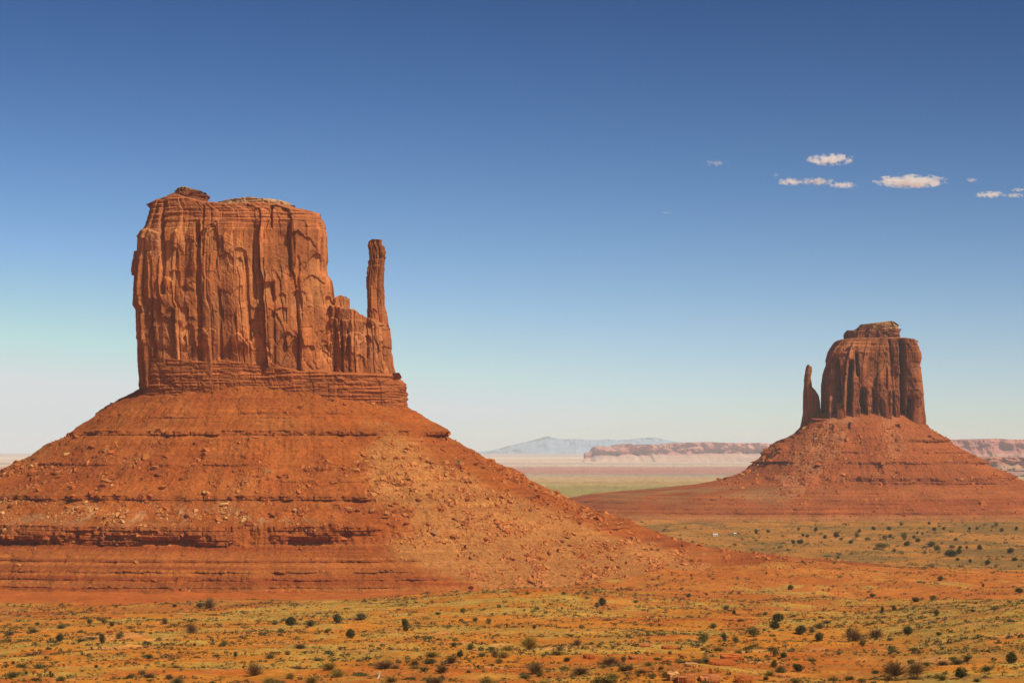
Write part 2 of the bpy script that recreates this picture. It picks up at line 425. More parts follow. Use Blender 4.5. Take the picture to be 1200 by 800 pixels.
SAND = np.array([.50, .180, .020]); REDSOIL = np.array([.44, .105, .016]); GRASSY = np.array([.43, .295, .060]); ORANGE = np.array([.54, .215, .024])
def ground_colour(P):
    X, Y = P[..., 0], P[..., 1]
    px, py = pxpy(P)
    px = np.clip(px, -300, 1500)
    n1 = fbm(X / 70, Y / 110, 1.7, 5); n2 = fbm(X / 18, Y / 30, 5.2, 4); n3 = fbm(X / 260, Y / 420, 7.7, 4)
    c = mix(SAND, ORANGE, np.clip(.5 + n1, 0, 1))
    # yellow-green dry grass in streaky patches
    g = sst(-.06, .22, n1 + .6 * n2 + .25 * bump(Y, 1400, 160) + .34 * sst(900, 1150, px) * bump(Y, 1050, 400) + .10 * bump(px, 350, 300) * bump(Y, 700, 160) + .0)
    g = g * sst(470, 520, Y)
    c = mix(c, GRASSY, g * .85 * sst(-.5, .3, fbm(X / 5, Y / 7, 6.6, 4) + .4 * n2))
    ol = sst(.0, .3, fbm((X + .5 * Y) / 9, (Y - .5 * X) / 70, 2.9, 4) + .12) * sst(960, 1100, px) * (1 - sst(1350, 1450, Y)) * sst(470, 520, Y)
    c = mix(c, np.array([.34, .235, .055]), ol * .8)
    # bare red soil
    r = sst(.06, .24, n3 * .6 + .7 * fbm(X / 40, Y / 55, 12.3, 4))
    c = mix(c, REDSOIL, r * .7 * (1 - .6 * sst(960, 1100, px)))
    c = mix(c, np.array([.42, .105, .020]), sst(1485, 1540, Y + 30 * n2 + 30 * n1) * (1 - sst(600, 680, px)) * .9)
    # strip of bare pinkish soil along the low bank, and a few pale wash-outs
    st_ = sst(828, 836, Y + 3 * n2) * (1 - sst(850, 862, Y + 5 * n2)) * sst(385, 410, px) * (1 - sst(570, 610, px))
    c = mix(c, np.array([.62, .30, .15]), st_ * sst(-.3, .1, n2 + .2) * .8)
    pw = sst(.22, .34, fbm(X / 30, Y / 60, 15.3, 4)) * (Y < 1100)
    c = mix(c, np.array([.60, .26, .075]), pw * .7)
    # red-orange swell between the two buttes
    sw = sst(1500, 1590, Y + 25 * n2) * (1 - sst(1985, 2060, Y + 40 * n1)) * sst(560, 640, px)
    c = mix(c, mix(np.array([.43, .125, .022]), np.array([.49, .175, .030]), np.clip(.5 + n2 + n1, 0, 1)), sw * .9)
    tg = sst(.2, .4, n1 + n2) * sw
    c = mix(c, GRASSY, tg * .6)
    # green brushy valley beyond
    vg = sst(2010, 2150, Y + 120 * n1) * (1 - sst(3330, 3460, Y)) * sst(600, 800, px)
    vc = mix(np.array([.42, .18, .034]), np.array([.24, .132, .034]), sst(-.2, .25, n1 + .5 * n2 + .25 * sst(1050, 1180, px)))
    c = mix(c, vc, vg)
    c = mix(c, np.array([.46, .2, .045]), vg * sst(.12, .3, fbm(X / 120, Y / 300, 3.1, 4)) * .8)
    # far plains: bands of grassland, mauve shale, pale sand
    lp = np.log(np.maximum(Y, 1)) + .05 * fbm(X / 2500, Y / 3500, 2.1, 4) + .02 * fbm(X / 500, Y / 700, 6.1, 3)
    keys = [(3300, (.42, .13, .04)), (5200, (.46, .15, .05)), (6000, (.52, .22, .10)), (6400, (.58, .36, .22)), (6800, (.33, .24, .07)), (7600, (.30, .25, .06)), (9000, (.36, .27, .08)), (10200, (.44, .28, .10)),
            (11500, (.54, .35, .15)), (12600, (.44, .32, .18)), (13200, (.36, .27, .22)), (14500, (.46, .20, .14)), (17500, (.46, .21, .15)), (19000, (.52, .36, .26)),
            (20500, (.72, .52, .34)), (22500, (.42, .32, .26)), (25500, (.78, .58, .40)), (29000, (.58, .40, .28)), (34000, (.80, .62, .44)), (44000, (.52, .36, .26)), (70000, (.6, .46, .34))]
    kx = np.log([k[0] for k in keys])
    far = np.stack([np.interp(lp, kx, [k[1][i] for k in keys]) for i in range(3)], -1)
    far = far * (1 + .3 * fbm(X / 1100, Y / 500, 9.9, 5) + .3 * fbm(X / 6000, Y / 900, 4.9, 4))[..., None]
    c = mix(c, far, sst(3350, 3500, Y))
    return np.clip(c, .005, .9)
ground = grid_obj('ground', PG, M_GROUND, ground_colour(PG)); tag(ground, kind='structure')

# ------------------------------------------------------------------ the big butte
WD = 1900.0
WO = (-(600 - 320) / F * WD, WD, EYE - 100)
west = empty('sandstone_butte', WO, 'massive nearer red sandstone butte with a slender thumb spire on its shoulder', 'butte', 'sandstone buttes')
ROCK = np.array([.44, .148, .044]); ROCKD = np.array([.31, .098, .034]); ROCKL = np.array([.54, .215, .072]); PALE = np.array([.52, .30, .14])
def rock_colour(seed, top=None, blocks=None, scars=None):
    def f(px, py, P, u):
        z = P[..., 2]
        n = fbm(u * .03, z * .02, seed, 5); st = fbm(u * .16, z * .008, seed + 4, 4)
        i1, _ = worley((u + 7 * n) / 14, z / 60, int(seed) + 300)
        c = mix(ROCK, ROCKL, sst(.05, .4, n + .18 * i1))
        c = mix(c, ROCKD, sst(.0, .38, st + .12 * i1 - .06) * .75)
        c = mix(c, ROCKD, sst(.1, .35, fbm(u * .01, z * .2, seed + 8, 4)) * .35)
        vs = sst(.04, .30, fbm(u * .09, z * .006, seed + 12, 5) + .5 * fbm(u * .02, z * .02, seed + 14, 3))
        c = mix(c, np.array([.20, .066, .030]), vs * .55)
        if blocks is not None and blocks.last[0].shape == px.shape:
            a1, a2, a3 = blocks.last
            c = c * (1 + .16 * a1 + .20 * a2 + .10 * a3)[..., None]
            c = mix(c, ROCKL * 1.08, sst(.35, .8, a2 * .8 - .5 * a1) * .45)
            c = mix(c, ROCKD * .9, sst(.3, .9, .7 * a1 - .6 * a2) * .45)
        if scars is not None: c = mix(c, np.array([.58, .25, .085]), np.clip(-scars(px, py) / 2.5, 0, 1) * .55)
        if top is not None: c = top(c, px, py, P, u)
        return c
    return f
w_left = [(221, 200), (228, 189), (237, 175), (243, 173.5), (266, 170), (274, 166), (280, 163.5), (290, 162), (315, 159), (340, 158), (357, 157.5), (363, 161), (390, 161.8), (420, 161.7), (456, 164.5)]
w_right = [(235, 336), (247, 360), (252, 377), (263, 381.5), (298, 383), (322, 384), (329, 388), (349, 389.5), (364, 391), (420, 396), (456, 398)]
w_top = [(157, 262), (163, 262), (168, 240), (172, 237), (189, 231), (202, 229), (208, 229), (240, 238), (250, 238), (262, 240), (300, 238), (336, 240), (348, 245), (360, 249), (377, 253), (381, 258), (392, 268)]
w_gr = grooves([(192.5, 236, 345, 2.2, 5, 1), (233, 262, 425, 3.0, 6, 3), (239, 240, 300, 1.5, 3, 0), (288, 300, 400, 2.0, 4, 6), (319, 230, 268, 1.3, 6, -1), (300, 262, 350, 2.2, 3.5, -2), (320, 330, 440, 2, 4, 2),
                (346, 300, 440, 1.6, 3, 4), (366, 262, 330, 1.5, 3, 4), (374, 270, 420, 1.6, 3, 2), (180, 300, 420, 1.5, 2.5, 2), (258, 340, 430, 1.8, 3, 2), (336, 262, 330, 1.4, 2.5, 3)])
w_sp = spalls([(190, 211, 282, 330, 4), (200, 213, 317, 345, 3), (300, 321, 331, 365, 5.5), (320, 336, 361, 385, 3), (212, 223, 360, 380, 2.5), (214, 228, 380, 410, 2.5), (163, 190, 268, 300, -4), (303, 322, 340, 430, -2.5),
               (272, 293, 391, 424, -5), (168, 178, 358, 372, 3), (303, 318, 408, 425, 2), (162, 176, 397, 415, 2), (240, 257, 262, 300, 2.5), (276, 290, 290, 330, 3), (340, 352, 340, 395, 2.5), (222, 235, 300, 330, -2), (352, 372, 322, 380, 2)])
w_lv = [(EYE + (HORIZON - y) / F * 1857, a) for (y, a) in ((268, .8), (262, .6), (256, 1.2), (249, 1.0), (243, 1.6), (238, 1.2), (233, 2.2), (228, 1.5))]
cd = column_disp(1.3)
w_rs = random_spalls(5, 160, 392, 262, 415, 32, 5, 20, 2.4)
def w_disp(u, z, px, py, P):
    d = cd(u, z, px, py, P)
    top = 1 - sst(252, 270, py)
    bed = fbm(u * .05, z * .5, 5.5, 4) * 1.2
    d = d * (1 - .55 * top) + bed * top
    d = d + .6 * w_gr(px, py) + .7 * w_sp(px, py) + w_rs(px, py) + ledge_steps(z + 1.2 * fbm(u * .02, 1.0, 4.0, 3), w_lv) - 3.0 - 2.6 * sst(385, 422, py)
    edge = np.minimum(sst(0, 16, px - tab(w_left, py)), sst(0, 14, tab(w_right, py) - px))
    front = P[..., 1] < WD + 20
    return np.where(front, d * (.35 + .65 * edge) - 1.0 * (1 - edge), d * .4)
def w_topc(c, px, py, P, u):
    t = 1 - sst(255, 268, py + 4 * fbm(u * .05, 2.2, 1.0, 3))
    b = fbm(u * .01, P[..., 2] * .55, 2.9, 4)
    c = mix(c, mix(np.array([.35, .108, .038]), np.array([.44, .155, .055]), np.clip(.5 + 1.3 * b, 0, 1)), t * .85)
    sh = sst(162, 166, px) * (1 - sst(188, 192, px)) * bump(py, 283, 22)  # left shoulder facets: their sunlit brightness put into the rock colour
    return mix(c, np.array([.52, .235, .105]), sh * .8)
wall('cliff_wall', west, WD, 45, w_left, w_right, w_top, 456, M_CLIFF, rock_colour(2.0, w_topc, cd, lambda px, py: w_rs(px, py) + w_sp(px, py)), w_disp, NF=800, NB=110, M_=450, n=4.0, origin=WO, topbump=2)

def bedded(seed, amp=1.0):
    def f(u, z, px, py, P):
        b = fbm(u * .03, z * .55, seed, 4) * amp * 1.6
        i, e = worley(u / 11 + 1.5 * fbm(u * .05, z * .1, seed, 3), z / 4.5 + .6 * fbm(u * .04, 1.0, seed, 3), int(seed * 7) + 2)
        return b + .5 * amp * i - .35 * amp * np.exp(-(e / .06) ** 2) + .4 * fbm(u * .4, z * .4, seed + 2, 3)
    return f
def flat_colour(a, b, seed, zs=.6):
    def f(px, py, P, u):
        n = fbm(P[..., 0] * .02, P[..., 1] * .02, P[..., 2] * zs, 5)
        return mix(a, b, np.clip(.5 + 1.4 * n, 0, 1))
    return f
# bedded plinth under the whole cliff
p_left = [(418, 162.5), (430, 163), (448, 164), (456, 165), (470, 160), (482, 152)]
p_right = [(418, 463), (427, 463.6), (433, 466), (441, 470), (446, 470), (449, 474), (459, 476), (474, 476.6), (490, 484)]
p_top = [(160, 421), (200, 420.5), (240, 424), (262, 422.5), (300, 427), (318, 425), (330, 431), (352, 436), (372, 434), (390, 438), (420, 439), (450, 440), (463, 439), (470, 443), (478, 447)]
bd = bedded(3.1); cp = column_disp(2.7, big=1.4, small=1.0, fine=.5, macro=1.0, su=9, sz=16)
def p_disp(u, z, px, py, P):
    lv = [(EYE + (HORIZON - y) / F * 1850, a) for (y, a) in ((424, .9), (431, .8), (438, .9), (447, 1.0))]
    return bd(u, z, px, py, P) + .35 * cp(u, z, px, py, P) + .6 * ledge_steps(z + .8 * fbm(u * .03, 0.5, 9.0, 3), lv) - .6 + 3.0 * fbm(u * .02, .5, 3.0, 3)
wall('bedded_plinth', west, WD, 51.3, p_left, p_right, p_top, 484, M_BED, flat_colour(np.array([.36, .104, .030]), np.array([.48, .155, .044]), 3), p_disp, NF=720, NB=80, M_=150, n=4.2, origin=WO)
# lower shoulder and the thumb
s_left = [(340, 384), (440, 378), (446, 378)]
s_right = [(340, 455), (380, 458), (386, 461), (410, 462.5), (427, 463.6), (446, 468)]
s_top = [(378, 356), (392, 358), (400, 361), (411.5, 363), (417, 364), (418, 367), (424, 368.5), (427, 371.5), (440, 374), (452, 378), (456, 379), (457, 385), (462, 387), (470, 392)]
cs = column_disp(4.2, big=2.2, small=1.2, macro=3.0, su=11, sz=45)
s_gr = grooves([(400, 375, 440, 1.5, 3, 2), (408, 385, 440, 1.2, 3, 2), (430, 372, 420, 1.2, 2, 0), (452, 380, 430, 1.0, 1.6, 2), (389, 360, 440, 2.2, 3, 0)])
s_sp = spalls([(427, 434, 393, 402, 3), (400, 428, 374, 392, -2.5), (402, 430, 388, 432, -3), (380, 396, 371, 390, -3), (405, 412, 392, 436, 2.5)])
s_rs = random_spalls(9, 384, 464, 360, 425, 26, 5, 14, 1.6)
def s_disp(u, z, px, py, P):
    d = cs(u, z, px, py, P) + .7 * s_gr(px, py) + .7 * s_sp(px, py) + s_rs(px, py)
    edge = sst(0, 12, tab(s_right, py) - px)
    return d * (.3 + .7 * edge) - .8
def s_colour(c, px, py, P, u):
    n = fbm(u * .06, P[..., 2] * .05, 3.7, 4)
    return mix(c, np.array([.50, .205, .085]), (1 - sst(395, 440, py)) * sst(-.2, .2, n) * .7)
wall('shoulder_ridge', west, WD, 27, s_left, s_right, s_top, 446, M_CLIFF, rock_colour(5.0, s_colour, cs), s_disp, NF=420, NB=80, M_=280, n=3.6, topbump=.6, origin=WO, ycen=WD - 12, Dtop=WD - 36)
cb = column_disp(17.3, big=.9, small=.8, macro=.8, su=6, sz=14, fine=.5)
def b_disp(u, z, px, py, P): return cb(u, z, px, py, P) - .5
for bl, br_, tp_, yb_b, hd_b, yc_b in (([(345, 391.5), (378, 390)], [(347, 409), (351, 411), (380, 412.5)], [(388, 352), (392, 349), (397, 346.5), (400, 346.3), (405, 348.5), (411, 352)], 380, 13, WD - 14),
                                      ([(362, 411), (378, 411)], [(362, 420), (378, 422)], [(408, 363), (414, 362.5), (417, 366), (422, 367.5)], 380, 9, WD - 20)):
    wall('broken_block', west, WD, hd_b, bl, br_, tp_, yb_b, M_CLIFF, rock_colour(5.5, s_colour, cb), b_disp, NF=140, NB=50, M_=110, n=4.2, origin=WO, topbump=.8, ycen=yc_b, Dtop=yc_b - hd_b)
t_left = [(279, 432.4), (284, 431.8), (289, 431.4), (296, 432.6), (305, 433), (322, 430.8), (335, 430), (350, 430.4), (371, 430.6), (395, 430)]
t_right = [(279, 450), (290, 450), (292, 453), (297, 454), (308, 453.6), (322, 453), (335, 452), (359, 452.6), (368, 455), (378, 456.8), (395, 460)]
t_top = [(428, 283), (432, 282), (436, 280), (449, 280.3), (452, 281.5), (456, 283)]
ct = column_disp(6.6, big=.6, small=.7, macro=.3, su=7, sz=22, fine=.4)
def t_disp(u, z, px, py, P):
    b = fbm(u * .03, z * .35, 6.6, 4) * .8 * (1 - sst(310, 330, py))
    return ct(u, z, px, py, P) * .75 + b - .6
wall('thumb_spire', west, WD, 9.5, t_left, t_right, t_top, 392, M_CLIFF, rock_colour(7.0, None, ct), t_disp, NF=220, NB=70, M_=330, n=4.0, origin=WO, topbump=.2, ycen=WD - 16, Dtop=WD - 26)
# cap rocks
c_left = [(217, 203), (221, 201), (226, 201), (229, 202), (233, 192), (244, 184)]
c_right = [(217, 232), (222, 240), (226, 244.5), (231, 245), (234, 242.5), (244, 250)]
c_top = [(184, 225), (203, 221), (211, 218.3), (218, 219), (224, 221), (232, 222.5), (240, 226), (250, 228)]
cc_ = column_disp(15.2, big=1.6, small=1.2, fine=.6, macro=2.0, su=10, sz=8)
def cap_disp(seed, levels):
    def f(u, z, px, py, P):
        return .6 * bedded(seed, 1.4)(u, z, px, py, P) + cc_(u, z, px, py, P) + ledge_steps(z + .8 * fbm(u * .05, seed, 1.0, 3), levels) - 1
    return f
def capc(lo, hi, y0, y1):
    def f(px, py, P, u):
        n = fbm(u * .08, P[..., 2] * .3, 3.3, 4)
        return mix(hi, lo, sst(y0, y1, py + 4 * n))
    return f
wall('cap_rock', west, WD, 34, c_left, c_right, c_top, 243, M_BED, capc(np.array([.26, .082, .038]), np.array([.50, .27, .07]), 219, 224), cap_disp(2.4, [(EYE + (HORIZON - 230) / F * WD, 1.5)]), NF=240, NB=60, M_=80, n=3, origin=WO, topbump=.6)
r_left = [(230, 262), (236, 254), (242, 248), (252, 246)]
r_right = [(230, 316), (234, 330), (240, 342), (247, 350), (252, 353)]
r_top = [(246, 240), (256, 235), (268, 233), (280, 232.5), (293, 230.5), (300, 232), (320, 233), (330, 235), (340, 239.5), (350, 246), (372, 252)]
wall('cap_rim', west, WD, 33, r_left, r_right, r_top, 252, M_BED, capc(np.array([.34, .15, .07]), np.array([.55, .33, .16]), 237, 244), cap_disp(8.4, [(EYE + (HORIZON - 240) / F * WD, 1.2)]), NF=300, NB=60, M_=70, n=3, origin=WO, topbump=1.0)

# ------------------------------------------------------------------ talus skirts
def talus(name, parent, D0, xc_px, hw_px, hd, tl, tr, tf, ledges, colf, mat, origin, zr_top, zr_bot, NF=1300, NB=160, rows=330, seed=1.0, gully=6.0, pr=3.0, tilt=0.0, fan=None):
    X0 = (xc_px - 600) / F * D0; hw = hw_px / F * D0
    ux, uy, nx, ny, U = unit_loop(hw, hd, 2.4, NF, NB)
    # even out the direction of the normals, so that the skirt opens like a fan
    zs = list(np.linspace(zr_bot, zr_top, rows))
    for (zl, h, a, rg) in ledges:
        zs += [zl + .02, zl - .02, zl - .35 * h, zl - .65 * h, zl - .68 * h, zl - .84 * h, zl - h, zl - h - .25, zl + .3, zl + .8, zl + .1]
    zs = np.array(sorted(set(np.round(zs, 3))))
    Z = zs[:, None] + 0 * ux[None, :]
    def rr(x_, y_):
        th = np.arctan2(y_, x_)
        c, s = np.cos(th), np.sin(th)
        return c, s
    c, s = nx[None, :], ny[None, :]
    rL, rR, rF = tab(tl, zs)[:, None], tab(tr, zs)[:, None], tab(tf, zs)[:, None]
    wR = np.where(c > 0, np.abs(c) ** pr, 0); wL = np.where(c < 0, np.abs(c) ** pr, 0)
    wF = 1 - wR - wL
    if tilt: rF = tab(tf, Z + tilt * np.clip((ux[None, :] + 1) / 2, 0, 1) * np.exp(-(zr_top - Z) / 40))
    r = rL * wL + rR * wR + rF * wF
    bx = X0 + hw * ux[None, :]; by = D0 + hd * uy[None, :]
    depth = (zr_top - Z)
    gx, gy = bx + c * r, by + s * r
    g = fbm(gx / 45, gy / 45, seed, 4) * gully * sst(0, 40, depth) + fbm(gx / 12, gy / 12, seed + 3, 4) * 3.2 * sst(0, 8, depth) + fbm(gx / 3.5, gy / 3.5, Z / 3.5, 3) * 1.5
    gl = fbm(U[None, :] / 20 + 0 * Z, Z * .006, seed + 5, 3) * gully * .5 * sst(10, 60, depth)
    g = g + gl + (fbm(U[None, :] / 7 + .4 * fbm(U[None, :] / 30, Z / 30, seed, 2), Z * .02, seed + 15, 4) * 2.8 - .6) * sst(4, 25, depth) - 5.0 * np.maximum(fbm(U[None, :] / 24 + .5 * fbm(U[None, :] / 60, Z / 45, seed, 2), Z * .008, seed + 18, 3) - .12, 0) * sst(8, 40, depth) * 2
    r = r + g
    gx, gy = bx + c * r, by + s * r
    px = 600 + F * gx / gy; py = HORIZON - F * Z / gy
    lip = np.zeros_like(r)
    for k, (zl, h, a, rg) in enumerate(ledges):
        on = 0; zl0 = zl
        for (x0, x1) in rg: on = np.maximum(on, sst(x0 - 8, x0 + 8, px) * (1 - sst(x1 - 8, x1 + 8, px)))
        br = sst(-.3, .12, fbm(px * .016 + k * 3.1, k * 7.7, seed, 5) + .5 * (np.asarray(a) > 3.2))
        i, e = worley((U[None, :] + 9 * fbm(px * .03, k * 1.7, seed + 2, 3)) / (2.6 * h + 4) + 0 * Z, 0 * Z + k + .5, int(seed * 5) + k)
        fc = 1 - sst(zl0, zl0 + .5, Z)
        if fan is not None: on = on * (1 - fan(px, py))
        zz = zl + .45 * fbm(px * .02, k * 2.0, seed + 1, 3) * min(h, 1.5)
        zl = zz
        top = np.exp(-np.maximum(Z - zl, 0) / (1.1 * h + .6))
        if zl0 < -50 and a > 3.9: on = on * (1 - .9 * sst(.18, .4, fbm(px * .022, 3.3 + .4 * (k % 2), seed + 31, 4)))
        face = sst(zl - h - .02, zl - h + .02, Z)
        under = np.where((Z < zl - .76 * h) & (Z > zl - h), 1.0, 0.0)
        p = a * (1 + .4 * i * fc + .35 * fbm(px * .06, k * 3.3, seed + 6, 3)) - .9 * np.exp(-(e / .06) ** 2) * np.minimum(a, 3) * fc * (i > -.2)
        p = np.where(Z < zl, np.maximum(p - 1.25 * (zl - Z), .7), p) - under * 1.25
        lipk = p * top * face * on * br
        r = r + lipk
        lip = np.maximum(lip, on * br * face * np.exp(-np.maximum(Z - zl, 0) / .8))
    gx, gy = bx + c * r, by + s * r
    P = np.stack([gx, gy, EYE + Z], -1)
    col = colf(px, py, P, lip)
    o = grid_obj(name, P, mat, col, parent, wrap=True, origin=origin)
    return P
def fanW(px, py):
    n = fbm(px * .02, py * .03, 1.9, 4)
    a = sst(0, 40, px - (440 + .9 * (600 - py)) * 1.0 + 40 * n)
    edge = px - np.interp(py, [470, 505, 530, 560, 590, 620, 650, 690], [470, 445, 420, 405, 450, 470, 450, 560])
    f = sst(-14, 26, edge + 40 * n)
    right = px - np.interp(py, [470, 520, 560, 580, 596, 610, 640, 690], [400, 470, 545, 590, 640, 660, 760, 900])
    return f * (1 - sst(-10, 30, right + 25 * n))
w_ledges = [(26, 1.5, 2.0, [(285, 405)]), (22.5, 1.0, 1.2, [(180, 380)]), (12, 3.2, 5.0, [(60, 480), (496, 524)]), (-10.5, 1.5, 1.6, [(40, 135), (235, 300)]), (-22, 1.2, 1.2, [(330, 420)]), (-32.5, 2.8, 4.7, [(-300, 505), (612, 668)]),
            (-52, 3.2, 4.6, [(-300, 445), (640, 740)]), (-55.4, 2.4, 4.0, [(-300, 440), (690, 745)]), (-58.0, 3.4, 5.0, [(-300, 395)]), (-61.8, 2.6, 4.2, [(-300, 30), (45, 165), (225, 345)]), (-73, 1.2, 1.8, [(-300, 560)]), (-79, 1.4, 2.4, [(-300, 600)]), (-84, 1.0, 1.6, [(-300, 560)]),
            (-88.5, 1.0, 1.5, [(-300, 470)]), (-94, 1.6, 2.4, [(-300, 520)])]
def w_tcol(px, py, P, lip):
    X, Y, Z = P[..., 0], P[..., 1], P[..., 2] - EYE
    n = fbm(X / 30, Y / 30, Z / 30, 5); n2 = fbm(X / 8, Y / 8, Z / 8, 3)
    c = mix(np.array([.41, .100, .018]), np.array([.48, .142, .028]), np.clip(.5 + n, 0, 1))
    c = mix(c, np.array([.34, .078, .018]), sst(.05, .35, fbm(X / 70, Y / 70, Z / 25, 4)) * .6)
    c = mix(c, np.array([.50, .18, .045]), sst(.1, .4, fbm(X / 45 + 9, Y / 60, Z / 60, 4)) * .5)
    band = fbm(X / 400, Y / 400, Z * .35, 4)
    low = 1 - sst(-66, -58, Z)
    c = mix(c, mix(np.array([.33, .070, .015]), np.array([.52, .17, .036]), np.clip(.5 + 1.6 * band, 0, 1)), low * .85)
    f = fanW(px, py)
    c = mix(c, mix(np.array([.50, .192, .048]), np.array([.55, .245, .070]), np.clip(.5 + n2, 0, 1)), f * .9)
    cr = (bump(Z, -45, 7)) * sst(.0, .3, fbm(px / 30, Z / 9, 4.4, 4)) * (1 - sst(300, 420, px))
    c = mix(c, np.array([.54, .30, .13]), cr * .55)
    cl = sst(-64, -62, Z) * (1 - sst(-52, -51.5, Z)) * (1 - f)
    c = mix(c, np.array([.40, .092, .020]), cl * .15 * (px < 450))
    c = mix(c, np.array([.30, .08, .03]), lip * .2)
    c = mix(c, GRASSY, (1 - sst(-99, -93, Z + 5 * n)) * sst(520, 620, px) * .5)
    return c
TW = talus('talus_slope', west, WD, 320.5, 155.5, 58,
           [(44, 0), (37, 12.7), (31, 23.4), (15, 42.4), (12, 44), (9.5, 50), (3.8, 65), (-4.4, 76), (-10.8, 89), (-18.4, 104.5), (-34, 145), (-52, 190), (-104, 300), (60, -8)],
           [(60, -25), (32.3, -2), (23.4, 15), (13.3, 29.8), (8, 31), (-1.3, 47), (-8.2, 57), (-17, 78.5), (-28.5, 97.5), (-38.6, 120), (-47.5, 137), (-55, 164), (-60, 178), (-65, 192), (-74.7, 224), (-79, 262), (-84, 310), (-89, 370), (-104, 460)],
           [(60, -14), (46, -4), (41, 0), (12, 50), (9, 56), (-32, 122), (-50, 150), (-63, 158), (-66, 164), (-80, 196), (-92, 216), (-104, 240)],
           w_ledges, w_tcol, M_TALUS, WO, 50, -104, NF=1400, NB=120, rows=290, seed=1.0, gully=8, tilt=9, fan=fanW)

# ------------------------------------------------------------------ the small butte
ED = 3700.0
EO = ((1013 - 600) / F * ED, ED, EYE - 98)
east = empty('sandstone_butte', EO, 'smaller farther sandstone butte with a flat layered cap and a little spire beside it', 'butte', 'sandstone buttes')
e_left = [(395, 984), (401, 974.5), (412, 968), (431, 963.5), (449, 961), (486, 960), (506, 959)]
e_right = [(395, 1074), (398, 1076.5), (410, 1080), (419, 1081.6), (427, 1080.3), (431, 1080.3), (440, 1081.5), (463, 1084), (486, 1086.5), (492, 1087), (506, 1088.5)]
e_top = [(958, 412), (966, 407), (972, 402.5), (976, 401), (988, 398), (1000, 397), (1056, 396), (1075, 398), (1079, 399.5), (1083, 404)]
e_gr = grooves([(970, 424, 494, 4.4, 16, -1), (981, 420, 470, 3.2, 12, 2), (977, 445, 494, 2.2, 9, 2), (997, 422, 494, 2.8, 13, -3), (1003, 412, 440, 1.9, 7, 2), (1010.5, 455, 497, 3.4, 13, 3), (1043, 397, 425, 1.6, 7, 3), (1057, 398, 494, 2.8, 15, 1),
                (1065, 464, 496, 2.8, 12, 1), (980, 402, 424, 1.2, 4, -3), (1022, 455, 490, 1.3, 6, 4), (1031, 468, 490, 1.1, 5, 2), (1046, 460, 492, 1.2, 5, 0), (1039, 430, 455, 1.0, 3, 0)])
e_sp = spalls([(984, 996, 418, 490, -3), (998, 1009, 424, 492, -6), (1013, 1030, 448, 492, -7), (1028, 1040, 462, 492, -5), (1042, 1055, 455, 492, -5), (1059, 1080, 430, 500, -4), (1066, 1075, 458, 494, -4), (972, 979, 450, 492, -4)])
ce = column_disp(9.1, big=3.0, small=1.8, fine=.8, macro=7, su=17, sz=70)
e_lv = [(EYE + (HORIZON - y) / F * 3645, a) for (y, a) in ((412, 1.0), (405, 2.0), (401, 2.5))]
e_rs = random_spalls(8, 962, 1086, 405, 470, 40, 4, 14, 3.0)
def e_disp(u, z, px, py, P):
    d = ce(u, z, px, py, P) + 1.7 * e_gr(px, py) + .8 * e_sp(px, py) + e_rs(px, py) + ledge_steps(z + 2 * fbm(u * .02, 1.0, 4.0, 3), e_lv) - 3
    edge = np.minimum(sst(0, 20, px - tab(e_left, py)), sst(0, 10, tab(e_right, py) - px))
    return np.where(P[..., 1] < ED + 20, d * (.12 + .88 * edge) - .8 * (1 - edge), d * .12)
def e_topc(c, px, py, P, u):
    c = c * np.array([.66, .59, .66])
    return mix(c, np.array([.50, .20, .075]), (1 - sst(400, 430, py)) * sst(-.15, .2, fbm(u * .03, P[..., 2] * .03, 2.0, 3)) * .6)
wall('cliff_wall', east, ED, 56, e_left, e_right, e_top, 506, M_CLIFF, rock_colour(11.0, e_topc, ce, e_rs), e_disp, NF=700, NB=90, M_=380, n=4.6, origin=EO, topbump=2)
ec_left = [(385, 990), (389, 987.5), (397.5, 986.5), (401, 984)]
ec_right = [(385, 1056), (397.5, 1057.5), (401, 1060)]
cq = column_disp(14.7, big=2.6, small=1.8, fine=1.0, macro=2.5, su=13, sz=11)
def ecd(u, z, px, py, P): return .5 * bedded(4.7, 2.0)(u, z, px, py, P) + cq(u, z, px, py, P) - 1.5
wall('cap_rock', east, ED, 34, ec_left, ec_right, [(984, 390), (988, 388.5), (995, 386.5), (1004, 387), (1006, 384), (1060, 385)], 400, M_BED, flat_colour(np.array([.25, .085, .042]), np.array([.33, .12, .058]), 3), ecd, NF=260, NB=60, M_=60, n=3, origin=EO, topbump=.5)
eu_left = [(374, 1006), (381, 1003.5), (388, 1003)]
eu_right = [(374, 1049), (378, 1051.5), (382, 1054.6), (388, 1056)]
wall('cap_rock_crest', east, ED, 28, eu_left, eu_right, [(1002, 382), (1008, 380), (1020, 379), (1032, 377.5), (1049, 375.5), (1052, 379), (1057, 382)], 387.5, M_BED, flat_colour(np.array([.42, .20, .085]), np.array([.56, .33, .13]), 3), ecd, NF=240, NB=60, M_=50, n=3, origin=EO, topbump=.5)
es_left = [(426, 946), (430, 944), (438, 942.8), (459, 941), (484, 940.5), (496, 938.5), (510, 936)]
es_right = [(426, 948.5), (429, 951), (435, 951.5), (442, 950), (446, 951), (453, 951.5), (457, 955.5), (464, 960), (470, 961), (510, 963)]
cz = column_disp(12.4, big=1.6, small=1.2, macro=2, su=10, sz=35, fine=.8)
wall('spire', east, ED, 13, es_left, es_right, [(938, 429), (944, 427.6), (947, 426.6), (950, 429), (962, 432)], 508, M_CLIFF, rock_colour(13.0, lambda c, px, py, P, u: c * .85), lambda u, z, px, py, P: cz(u, z, px, py, P) * .45 - .2, NF=150, NB=50, M_=220, n=2.6, origin=EO, topbump=.2)
